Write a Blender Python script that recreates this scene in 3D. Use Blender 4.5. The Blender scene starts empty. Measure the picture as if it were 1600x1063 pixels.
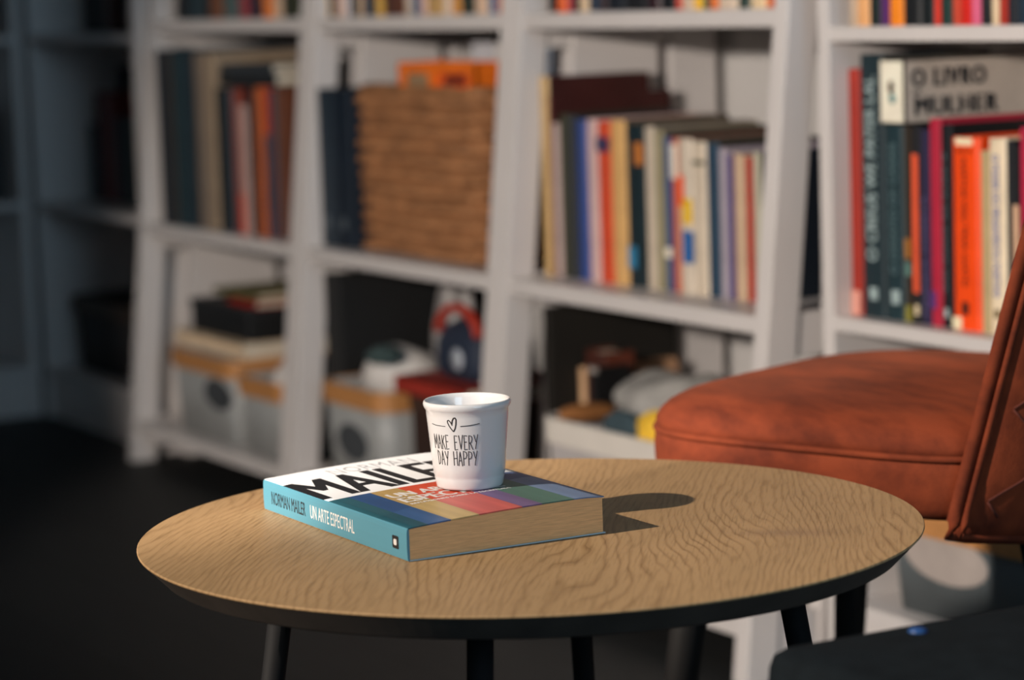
import bpy, bmesh, math, random
from mathutils import Vector, Matrix

S = bpy.context.scene
COL = S.collection
PI = math.pi

# ------------------------------------------------------------------ camera
cam_data = bpy.data.cameras.new('camera')
cam = bpy.data.objects.new('camera', cam_data)
COL.objects.link(cam)
S.camera = cam
cam_data.sensor_width = 36.0
cam_data.lens = 4222.52 * 36.0 / 1600.0          # about 95 mm
cam_data.clip_start = 0.05
YAW, PITCH, ROLL = 0.5040794, 0.1278316, -0.0342060
_d = Vector((-math.cos(YAW), math.sin(YAW), 0))
_r = Vector((math.sin(YAW), math.cos(YAW), 0))
_u = Vector((0, 0, 1))
_f = _d * math.cos(PITCH) - _u * math.sin(PITCH)
_up = _u * math.cos(PITCH) + _d * math.sin(PITCH)
_R = _r * math.cos(ROLL) + _up * math.sin(ROLL)
_U = -_r * math.sin(ROLL) + _up * math.cos(ROLL)
CAM = Vector((5.42167, -1.82847, 0.84737))
cam.matrix_world = Matrix(((_R.x, _U.x, -_f.x, CAM.x), (_R.y, _U.y, -_f.y, CAM.y),
                           (_R.z, _U.z, -_f.z, CAM.z), (0, 0, 0, 1)))
cam_data.dof.use_dof = True
cam_data.dof.focus_distance = 2.06
cam_data.dof.aperture_fstop = 4.6

# ------------------------------------------------------------------ view, sky, sun, added lamps
S.view_settings.view_transform = 'Standard'
S.view_settings.look = 'None'
S.view_settings.exposure = 0.0
S.view_settings.gamma = 1.0
S.view_settings.use_curve_mapping = False
world = bpy.data.worlds.new('world')
S.world = world
world.use_nodes = True
world.node_tree.nodes['Background'].inputs[0].default_value = (0.55, 0.66, 0.85, 1)
world.node_tree.nodes['Background'].inputs[1].default_value = 0.35


def lamp(name, kind, energy, color, loc, target=None, direction=None, **kw):
    l = bpy.data.lights.new(name, kind)
    l.energy = energy
    l.color = color
    for k, v in kw.items():
        setattr(l, k, v)
    o = bpy.data.objects.new(name, l)
    COL.objects.link(o)
    o.location = loc
    d = Vector(direction) if direction else Vector(target) - Vector(loc)
    o.rotation_euler = d.to_track_quat('-Z', 'Y').to_euler()
    return o


# low warm sun through the window onto the table
lamp('sun', 'SUN', 5.2, (1.0, 0.87, 0.74), (3.5, -6, 4), direction=(0.08, 1.0, -0.613), angle=math.radians(0.7))
# spot added outside the window for the bookcases, cone edge leaving the corner dark
lamp('bookcase_spot', 'SPOT', 436, (1.0, 0.89, 0.80), (4.2, -2.9, 1.22), direction=(-0.559, 0.829, -0.20),
     spot_size=math.radians(36.5), spot_blend=0.25, shadow_soft_size=0.06)
# added cool fill lamp at the right end of the room
lamp('cool_fill_lamp', 'AREA', 46, (0.49, 0.75, 0.97), (7.7, -1.0, 1.5), target=(3.0, -0.6, 0.6),
     shape='RECTANGLE', size=1.5, size_y=1.4)


# ------------------------------------------------------------------ materials
def lin(c):
    return c / 12.92 if c <= 0.04045 else ((c + 0.055) / 1.055) ** 2.4


def hexc(h, gain=1.0):
    return tuple(min(0.88, lin(int(h[i:i + 2], 16) / 255) * gain) for i in (0, 2, 4)) + (1,)


MATS = {}


def mat(name, color, rough=0.6, noise=0.12, scale=18.0, bump=0.0, bscale=200.0, spec=0.4, sheen=0.0, metal=0.0, stretch=None):
    if name in MATS:
        return MATS[name]
    m = bpy.data.materials.new(name)
    m.use_nodes = True
    nt = m.node_tree
    b = nt.nodes['Principled BSDF']
    b.inputs['Roughness'].default_value = rough
    b.inputs['Specular IOR Level'].default_value = spec
    b.inputs['Metallic'].default_value = metal
    if sheen:
        b.inputs['Sheen Weight'].default_value = sheen
        b.inputs['Sheen Roughness'].default_value = 0.4
        b.inputs['Sheen Tint'].default_value = (min(1, color[0] * 2.2), color[1] * 2.2, color[2] * 2.2, 1)
    tc = nt.nodes.new('ShaderNodeTexCoord')
    src = tc.outputs['Object']
    if stretch:
        mp = nt.nodes.new('ShaderNodeMapping')
        mp.inputs['Scale'].default_value = stretch
        nt.links.new(src, mp.inputs[0])
        src = mp.outputs[0]
    n = nt.nodes.new('ShaderNodeTexNoise')
    n.inputs['Scale'].default_value = scale
    n.inputs['Detail'].default_value = 4
    nt.links.new(src, n.inputs['Vector'])
    r = nt.nodes.new('ShaderNodeValToRGB')
    r.color_ramp.elements[0].position = 0.3
    r.color_ramp.elements[1].position = 0.7
    r.color_ramp.elements[0].color = tuple(c * (1 - noise) for c in color[:3]) + (1,)
    r.color_ramp.elements[1].color = tuple(min(0.92, c * (1 + noise)) for c in color[:3]) + (1,)
    nt.links.new(n.outputs[0], r.inputs[0])
    nt.links.new(r.outputs[0], b.inputs['Base Color'])
    if bump:
        n2 = nt.nodes.new('ShaderNodeTexNoise')
        n2.inputs['Scale'].default_value = bscale
        n2.inputs['Detail'].default_value = 3
        nt.links.new(src, n2.inputs['Vector'])
        bp = nt.nodes.new('ShaderNodeBump')
        bp.inputs['Strength'].default_value = bump
        bp.inputs['Distance'].default_value = 0.002
        nt.links.new(n2.outputs[0], bp.inputs['Height'])
        nt.links.new(bp.outputs[0], b.inputs['Normal'])
    MATS[name] = m
    return m


def hmat(h, gain=1.0, rough=0.55, **kw):
    return mat('paint_%s_%d_%d' % (h, int(gain * 100), int(rough * 100)), hexc(h, gain), rough, **kw)


# ------------------------------------------------------------------ mesh helpers
class MB:
    def __init__(self):
        self.v, self.f, self.mi, self.sm = [], [], [], []

    def add(self, vs, fs, mi=0, smooth=False):
        o = len(self.v)
        self.v += [tuple(p) for p in vs]
        for f in fs:
            self.f.append(tuple(i + o for i in f))
            self.mi.append(mi)
            self.sm.append(smooth)
        return self

    def box(self, x0, x1, y0, y1, z0, z1, mi=0):
        return self.hexa([(x0, y0, z0), (x1, y0, z0), (x1, y1, z0), (x0, y1, z0)],
                         [(x0, y0, z1), (x1, y0, z1), (x1, y1, z1), (x0, y1, z1)], mi)

    def hexa(self, lo, hi, mi=0):
        return self.add(lo + hi, [(3, 2, 1, 0), (4, 5, 6, 7), (0, 1, 5, 4), (1, 2, 6, 5), (2, 3, 7, 6), (3, 0, 4, 7)], mi)

    def loops(self, loops, closed=True, cap0=True, cap1=True, mi=0, smooth=True):
        n = len(loops[0])
        vs = [p for l in loops for p in l]
        fs = []
        for i in range(len(loops) - 1):
            for j in range(n if closed else n - 1):
                k = (j + 1) % n
                fs.append((i * n + j, i * n + k, (i + 1) * n + k, (i + 1) * n + j))
        self.add(vs, fs, mi, smooth)
        if cap0:
            self.add(loops[0], [tuple(reversed(range(n)))], mi, False)
        if cap1:
            self.add(loops[-1], [tuple(range(n))], mi, False)
        return self

    def lathe(self, prof, n=64, c=(0, 0, 0), mi=0, smooth=True):
        ls = [[(c[0] + r * math.cos(2 * PI * j / n), c[1] + r * math.sin(2 * PI * j / n), c[2] + z) for j in range(n)] for r, z in prof]
        return self.loops(ls, cap0=prof[0][0] > 1e-5, cap1=prof[-1][0] > 1e-5, mi=mi, smooth=smooth)

    def tube(self, pts, rad, n=10, closed=False, mi=0, flat=1.0):
        pts = [Vector(p) for p in pts]
        N = len(pts)
        rr = rad if isinstance(rad, (list, tuple)) else [rad] * N
        ls = []
        up = Vector((0, 0, 1))
        for i, p in enumerate(pts):
            t = (pts[(i + 1) % N] - pts[i - 1]) if closed else (pts[min(i + 1, N - 1)] - pts[max(i - 1, 0)])
            t.normalize()
            a = t.cross(up)
            if a.length < 1e-3:
                a = t.cross(Vector((1, 0, 0)))
            a.normalize()
            b = a.cross(t)
            ls.append([p + (a * math.cos(2 * PI * j / n) + b * math.sin(2 * PI * j / n) * flat) * rr[i] for j in range(n)])
        if closed:
            ls.append(ls[0])
        return self.loops(ls, cap0=not closed, cap1=not closed, mi=mi)

    def build(self, name, mats, parent=None, loc=None, bevel=0.0, subsurf=0, merge=True):
        me = bpy.data.meshes.new(name)
        base = Vector(loc) if loc is not None else (world_base(parent) if parent else Vector((0, 0, 0)))
        me.from_pydata([tuple(Vector(p) - base) for p in self.v], [], self.f)
        for m in (mats if isinstance(mats, (list, tuple)) else [mats]):
            me.materials.append(m)
        for p, mi, s in zip(me.polygons, self.mi, self.sm):
            p.material_index = mi
            p.use_smooth = s
        if merge:
            bm = bmesh.new()
            bm.from_mesh(me)
            bmesh.ops.remove_doubles(bm, verts=bm.verts, dist=1e-6)
            bmesh.ops.recalc_face_normals(bm, faces=bm.faces)
            bm.to_mesh(me)
            bm.free()
        o = bpy.data.objects.new(name, me)
        COL.objects.link(o)
        if parent:
            o.parent = parent
            o.location = base - world_base(parent)
        else:
            o.location = base
        if bevel:
            md = o.modifiers.new('bevel', 'BEVEL')
            md.width = bevel
            md.segments = 2
            md.limit_method = 'ANGLE'
        if subsurf:
            md = o.modifiers.new('subsurf', 'SUBSURF')
            md.levels = subsurf
            md.render_levels = subsurf
        return o


def world_base(o):
    v = Vector((0, 0, 0))
    while o:
        v += o.location
        o = o.parent
    return v


def tag(o, label=None, cat=None, group=None, kind=None):
    if label:
        o['label'] = label
    if cat:
        o['category'] = cat
    if group:
        o['group'] = group
    if kind:
        o['kind'] = kind
    return o


def empty(name, loc, label, cat, group=None):
    o = bpy.data.objects.new(name, None)
    COL.objects.link(o)
    o.location = loc
    o.empty_display_size = 0.05
    return tag(o, label, cat, group)


def text_mb(body, mapper, bold=0.0, mi=0, spacing=1.0, thick=0.0004):
    """Letters from the built-in font, unit box (0..1, 0..1), put in place by mapper(u, v, k): k 0 surface, 1 raised."""
    cu = bpy.data.curves.new('lettering', 'FONT')
    cu.body = body
    cu.size = 1.0
    cu.space_character = spacing
    cu.resolution_u = 3
    ob = bpy.data.objects.new('lettering', cu)
    COL.objects.link(ob)
    dg = bpy.context.evaluated_depsgraph_get()
    me = bpy.data.meshes.new_from_object(ob.evaluated_get(dg))
    xs = [v.co.x for v in me.vertices]
    ys = [v.co.y for v in me.vertices]
    x0, x1, y0, y1 = min(xs), max(xs), min(ys), max(ys)
    bm = bmesh.new()
    bm.from_mesh(me)
    bmesh.ops.triangulate(bm, faces=bm.faces)
    long = [e for e in bm.edges if e.calc_length() > 0.25]
    if long:
        bmesh.ops.subdivide_edges(bm, edges=long, cuts=2)
        bmesh.ops.triangulate(bm, faces=bm.faces)
    mb = MB()
    bm.verts.index_update()
    fs = [tuple(v.index for v in f.verts) for f in bm.faces]
    strikes = (-bold, 0.0, bold) if bold else (0.0,)
    for q, dx in enumerate(strikes):
        vs = [((v.co.x + dx - x0 + bold) / (x1 - x0 + 2 * bold), (v.co.y - y0) / (y1 - y0)) for v in bm.verts]
        n = len(vs)
        top = [mapper(u, v, 1 + .12 * q) for u, v in vs]
        bot = [mapper(u, v, 0) for u, v in vs]
        sides = []
        for e in bm.edges:
            if len(e.link_faces) == 1:
                a, b = e.verts[0].index, e.verts[1].index
                sides.append((a, b, b + n, a + n))
        mb.add(top + bot, fs + sides, mi)
    bm.free()
    bpy.data.objects.remove(ob)
    bpy.data.curves.remove(cu)
    bpy.data.meshes.remove(me)
    return mb


# ------------------------------------------------------------------ the room
def floor_material():
    m = bpy.data.materials.new('floor_boards')
    m.use_nodes = True
    nt = m.node_tree
    b = nt.nodes['Principled BSDF']
    tc = nt.nodes.new('ShaderNodeTexCoord')
    br = nt.nodes.new('ShaderNodeTexBrick')
    br.inputs['Color1'].default_value = (0.020, 0.021, 0.021, 1)
    br.inputs['Color2'].default_value = (0.026, 0.027, 0.027, 1)
    br.inputs['Mortar'].default_value = (0.012, 0.012, 0.012, 1)
    br.inputs['Scale'].default_value = 1.0
    br.inputs['Mortar Size'].default_value = 0.002
    br.inputs['Brick Width'].default_value = 1.2
    br.inputs['Row Height'].default_value = 0.16
    nt.links.new(tc.outputs['Object'], br.inputs['Vector'])
    n = nt.nodes.new('ShaderNodeTexNoise')
    n.inputs['Scale'].default_value = 8
    mx = nt.nodes.new('ShaderNodeMix')
    mx.data_type = 'RGBA'
    mx.blend_type = 'MULTIPLY'
    mx.inputs[0].default_value = 0.5
    mp = nt.nodes.new('ShaderNodeMapping')
    mp.inputs['Scale'].default_value = (1, 12, 1)
    nt.links.new(tc.outputs['Object'], mp.inputs[0])
    nt.links.new(mp.outputs[0], n.inputs['Vector'])
    nt.links.new(br.outputs[0], mx.inputs[6])
    nt.links.new(n.outputs[0], mx.inputs[7])
    nt.links.new(mx.outputs[2], b.inputs['Base Color'])
    b.inputs['Roughness'].default_value = 0.6
    b.inputs['Specular IOR Level'].default_value = 0.25
    return m


plaster = mat('plaster', (0.55, 0.53, 0.51, 1), 0.9, noise=0.04, scale=3, bump=0.1, bscale=120)
dark_wall = mat('dark_plaster', (0.16, 0.165, 0.17, 1), 0.9, noise=0.05, scale=3)
WB = 0.385
WF = -2.2
XL, XR = -0.6, 8.0
HT = 2.6


def struct(o):
    o['kind'] = 'structure'
    return o


struct(MB().box(XL, XR, WF - 0.15, WB, -0.05, 0.0).build('floor', floor_material()))
struct(MB().box(XL, XR, WF - 0.15, WB, HT, HT + 0.05).build('ceiling', plaster))
struct(MB().box(XL, XR, WB, WB + 0.1, 0, HT).build('wall_back', plaster))
struct(MB().box(XL - 0.1, XL, WF - 0.15, WB + 0.1, 0, HT).build('wall_left', plaster))
# window wall behind the photographer's side of the room: opening x 3.02..4.5, z 0.85..1.86
wx0, wx1, wz0, wz1 = 3.02, 4.50, 0.85, 1.86
wf = MB()
wf.box(XL, wx0, WF - 0.15, WF, 0, HT)
wf.box(wx1, XR, WF - 0.15, WF, 0, HT)
wf.box(wx0, wx1, WF - 0.15, WF, 0, wz0)
wf.box(wx0, wx1, WF - 0.15, WF, wz1, HT)
struct(wf.build('wall_front', plaster))
# far end wall with an added opening behind the fill lamp
wr = MB()
wr.box(XR, XR + 0.1, WF - 0.15, -1.9, 0, HT)
wr.box(XR, XR + 0.1, -0.1, WB + 0.1, 0, HT)
wr.box(XR, XR + 0.1, -1.9, -0.1, 0, 0.8)
wr.box(XR, XR + 0.1, -1.9, -0.1, 2.2, HT)
struct(wr.build('wall_right', plaster))
# ------------------------------------------------------------------ ladder bookcases
W = 0.67941
SP, LEAN, ZB = 0.37, 0.03736, 0.078


def front(z):
    return (z - (ZB + SP)) / SP * LEAN


paint = mat('shelf_paint', (0.60, 0.565, 0.545, 1), 0.38, noise=0.03, scale=6, spec=0.45)
ZT = 1.62


def ladder(x0, x1, label):
    t = empty('ladder_bookcase', (x0, 0, 0), label, 'bookcase', 'white ladder bookcases along the wall')
    pt = 0.03
    for xa in (x0, x1 - pt):
        sf = MB()
        f0, f1 = front(0), front(ZT)
        sf.hexa([(xa, f0, 0), (xa + pt, f0, 0), (xa + pt, f0 + .045, 0), (xa, f0 + .045, 0)],
                [(xa, f1, ZT), (xa + pt, f1, ZT), (xa + pt, f1 + .045, ZT), (xa, f1 + .045, ZT)])
        fr = sf.build('front_post', paint, t, bevel=0.002)
        b0 = MB()
        z_meet = ZT
        b0.hexa([(xa, .062, 0), (xa + pt, .062, 0), (xa + pt, .262, 0), (xa, .262, 0)],
                [(xa, .185, ZT), (xa + pt, .185, ZT), (xa + pt, .262, ZT), (xa, .262, ZT)])
        b0.build('side_panel', paint, t, bevel=0.0015)
        MB().box(xa, xa + pt, .284, .362, 0, ZT).build('back_post', paint, t, bevel=0.0015)
        for k in range(5):
            z = ZB + k * SP
            if z + .0 > ZT:
                break
            MB().box(xa + .004, xa + pt - .004, front(z) + .03, .35, z - .05, z + .003).build('side_rail', paint, t)
    for k in range(5):
        z = ZB + k * SP
        MB().box(x0 + pt - .002, x1 - pt + .002, front(z) + .001, .362, z - .0225, z).build('shelf', paint, t, bevel=0.002)
    return t


ladder(.6794, 2 * W + .03, 'white ladder bookcase farthest from the rust chair, holding grey bins')
ladder(2 * W + .0302, 3 * W + .03, 'white ladder bookcase holding the woven basket')
ladder(3 * W + .0302, 4 * W + .03, 'white ladder bookcase right of the woven basket, behind the white cup')


# ------------------------------------------------------------------ straight bookcases
def bookcase(x0, x1, y0, y1, zs, label, pt=.023, axis='x'):
    t = empty('upright_bookcase', (x0, y0, 0), label, 'bookcase')
    H = 1.9
    if axis == 'x':
        for xa in (x0, x1 - pt):
            MB().box(xa, xa + pt, y0, y1, 0, H).build('side_panel', paint, t, bevel=.0015)
        MB().box(x0 + pt - .001, x1 - pt + .001, y1 - .012, y1, 0.03, H).build('back_panel', paint, t)
        for z in zs:
            MB().box(x0 + pt - .001, x1 - pt + .001, y0 + .001, y1 - .01, z - .0175, z).build('shelf', paint, t, bevel=.0015)
        MB().box(x0 + pt - .001, x1 - pt + .001, y0 + .01, y0 + .025, 0, zs[0] - .0175).build('plinth', paint, t)
    else:
        for ya in (y0, y1 - pt):
            MB().box(x0, x1, ya, ya + pt, 0, H).build('side_panel', paint, t, bevel=.0015)
        MB().box(x0, x0 + .012, y0 + pt - .001, y1 - pt + .001, 0.03, H).build('back_panel', paint, t)
        for z in zs:
            MB().box(x0 + .01, x1 - .001, y0 + pt - .001, y1 - pt + .001, z - .0175, z).build('shelf', paint, t, bevel=.0015)
        MB().box(x1 - .025, x1 - .01, y0 + pt - .001, y1 - pt + .001, 0, zs[0] - .0175).build('plinth', paint, t)
    return t


ZS = (.107, .452, .795, 1.14, 1.485)
bookcase(2.788, 3.62, .05, .375, ZS, 'white upright bookcase standing behind the rust chair')
bookcase(.036, .662, .02, .375, ZS, 'white bookcase in the dark corner, beside the bin ladder bookcase', pt=.026)
bookcase(-.30, .03, -.84, .016, ZS, 'white bookcase at right angles in the darkest corner', axis='y')

# ------------------------------------------------------------------ books
pages = mat('book_pages', (0.62, 0.55, 0.44, 1), 0.85, noise=0.12, scale=60, stretch=(120, 3, 3))


def book_mesh(t, h, d, mats, parent_obj=None, name='book', loc=(0, 0, 0)):
    """Upright book: spine facing -y, one corner at loc, cover as one mesh with spine (slot 0) and boards (slot 1)."""
    x, y, z = loc
    bt = min(.0022, t * .14)
    mb = MB()
    rd = min(.004, t * .3)
    outer = [(0, d), (0, rd), (t * .12, rd * .25), (t * .5, 0), (t * .88, rd * .25), (t, rd), (t, d)]
    inner = [(bt, d), (bt, rd + bt), (t * .2, rd * .4 + bt), (t * .5, bt), (t * .8, rd * .4 + bt), (t - bt, rd + bt), (t - bt, d)]
    n = len(outer)
    for i in range(n - 1):
        (ax, ay), (bx, by) = outer[i], outer[i + 1]
        (cx, cy), (ex, ey) = inner[i], inner[i + 1]
        mi = 1 if i in (0, n - 2) else 0
        sm = False
        mb.add([(x + ax, y + ay, z), (x + bx, y + by, z), (x + bx, y + by, z + h), (x + ax, y + ay, z + h)], [(0, 1, 2, 3)], mi, sm)
        mb.add([(x + cx, y + cy, z), (x + ex, y + ey, z), (x + ex, y + ey, z + h), (x + cx, y + cy, z + h)], [(3, 2, 1, 0)], mi)
        for zz in (z, z + h):
            mb.add([(x + ax, y + ay, zz), (x + bx, y + by, zz), (x + ex, y + ey, zz), (x + cx, y + cy, zz)], [(0, 1, 2, 3)], mi)
    for (ax, ay), (cx, cy) in ((outer[0], inner[0]), (outer[-1], inner[-1])):
        mb.add([(x + ax, y + ay, z), (x + cx, y + cy, z), (x + cx, y + cy, z + h), (x + ax, y + ay, z + h)], [(0, 1, 2, 3)], 1)
    o = mb.build(name, mats, loc=loc)
    m = min(.004, h * .02)
    MB().box(x + bt * 1.02, x + t - bt * 1.02, y + rd * .6 + bt * 1.3, y + d - .004, z + m * .4, z + h - m).build('page_block', pages, o)
    return o


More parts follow.
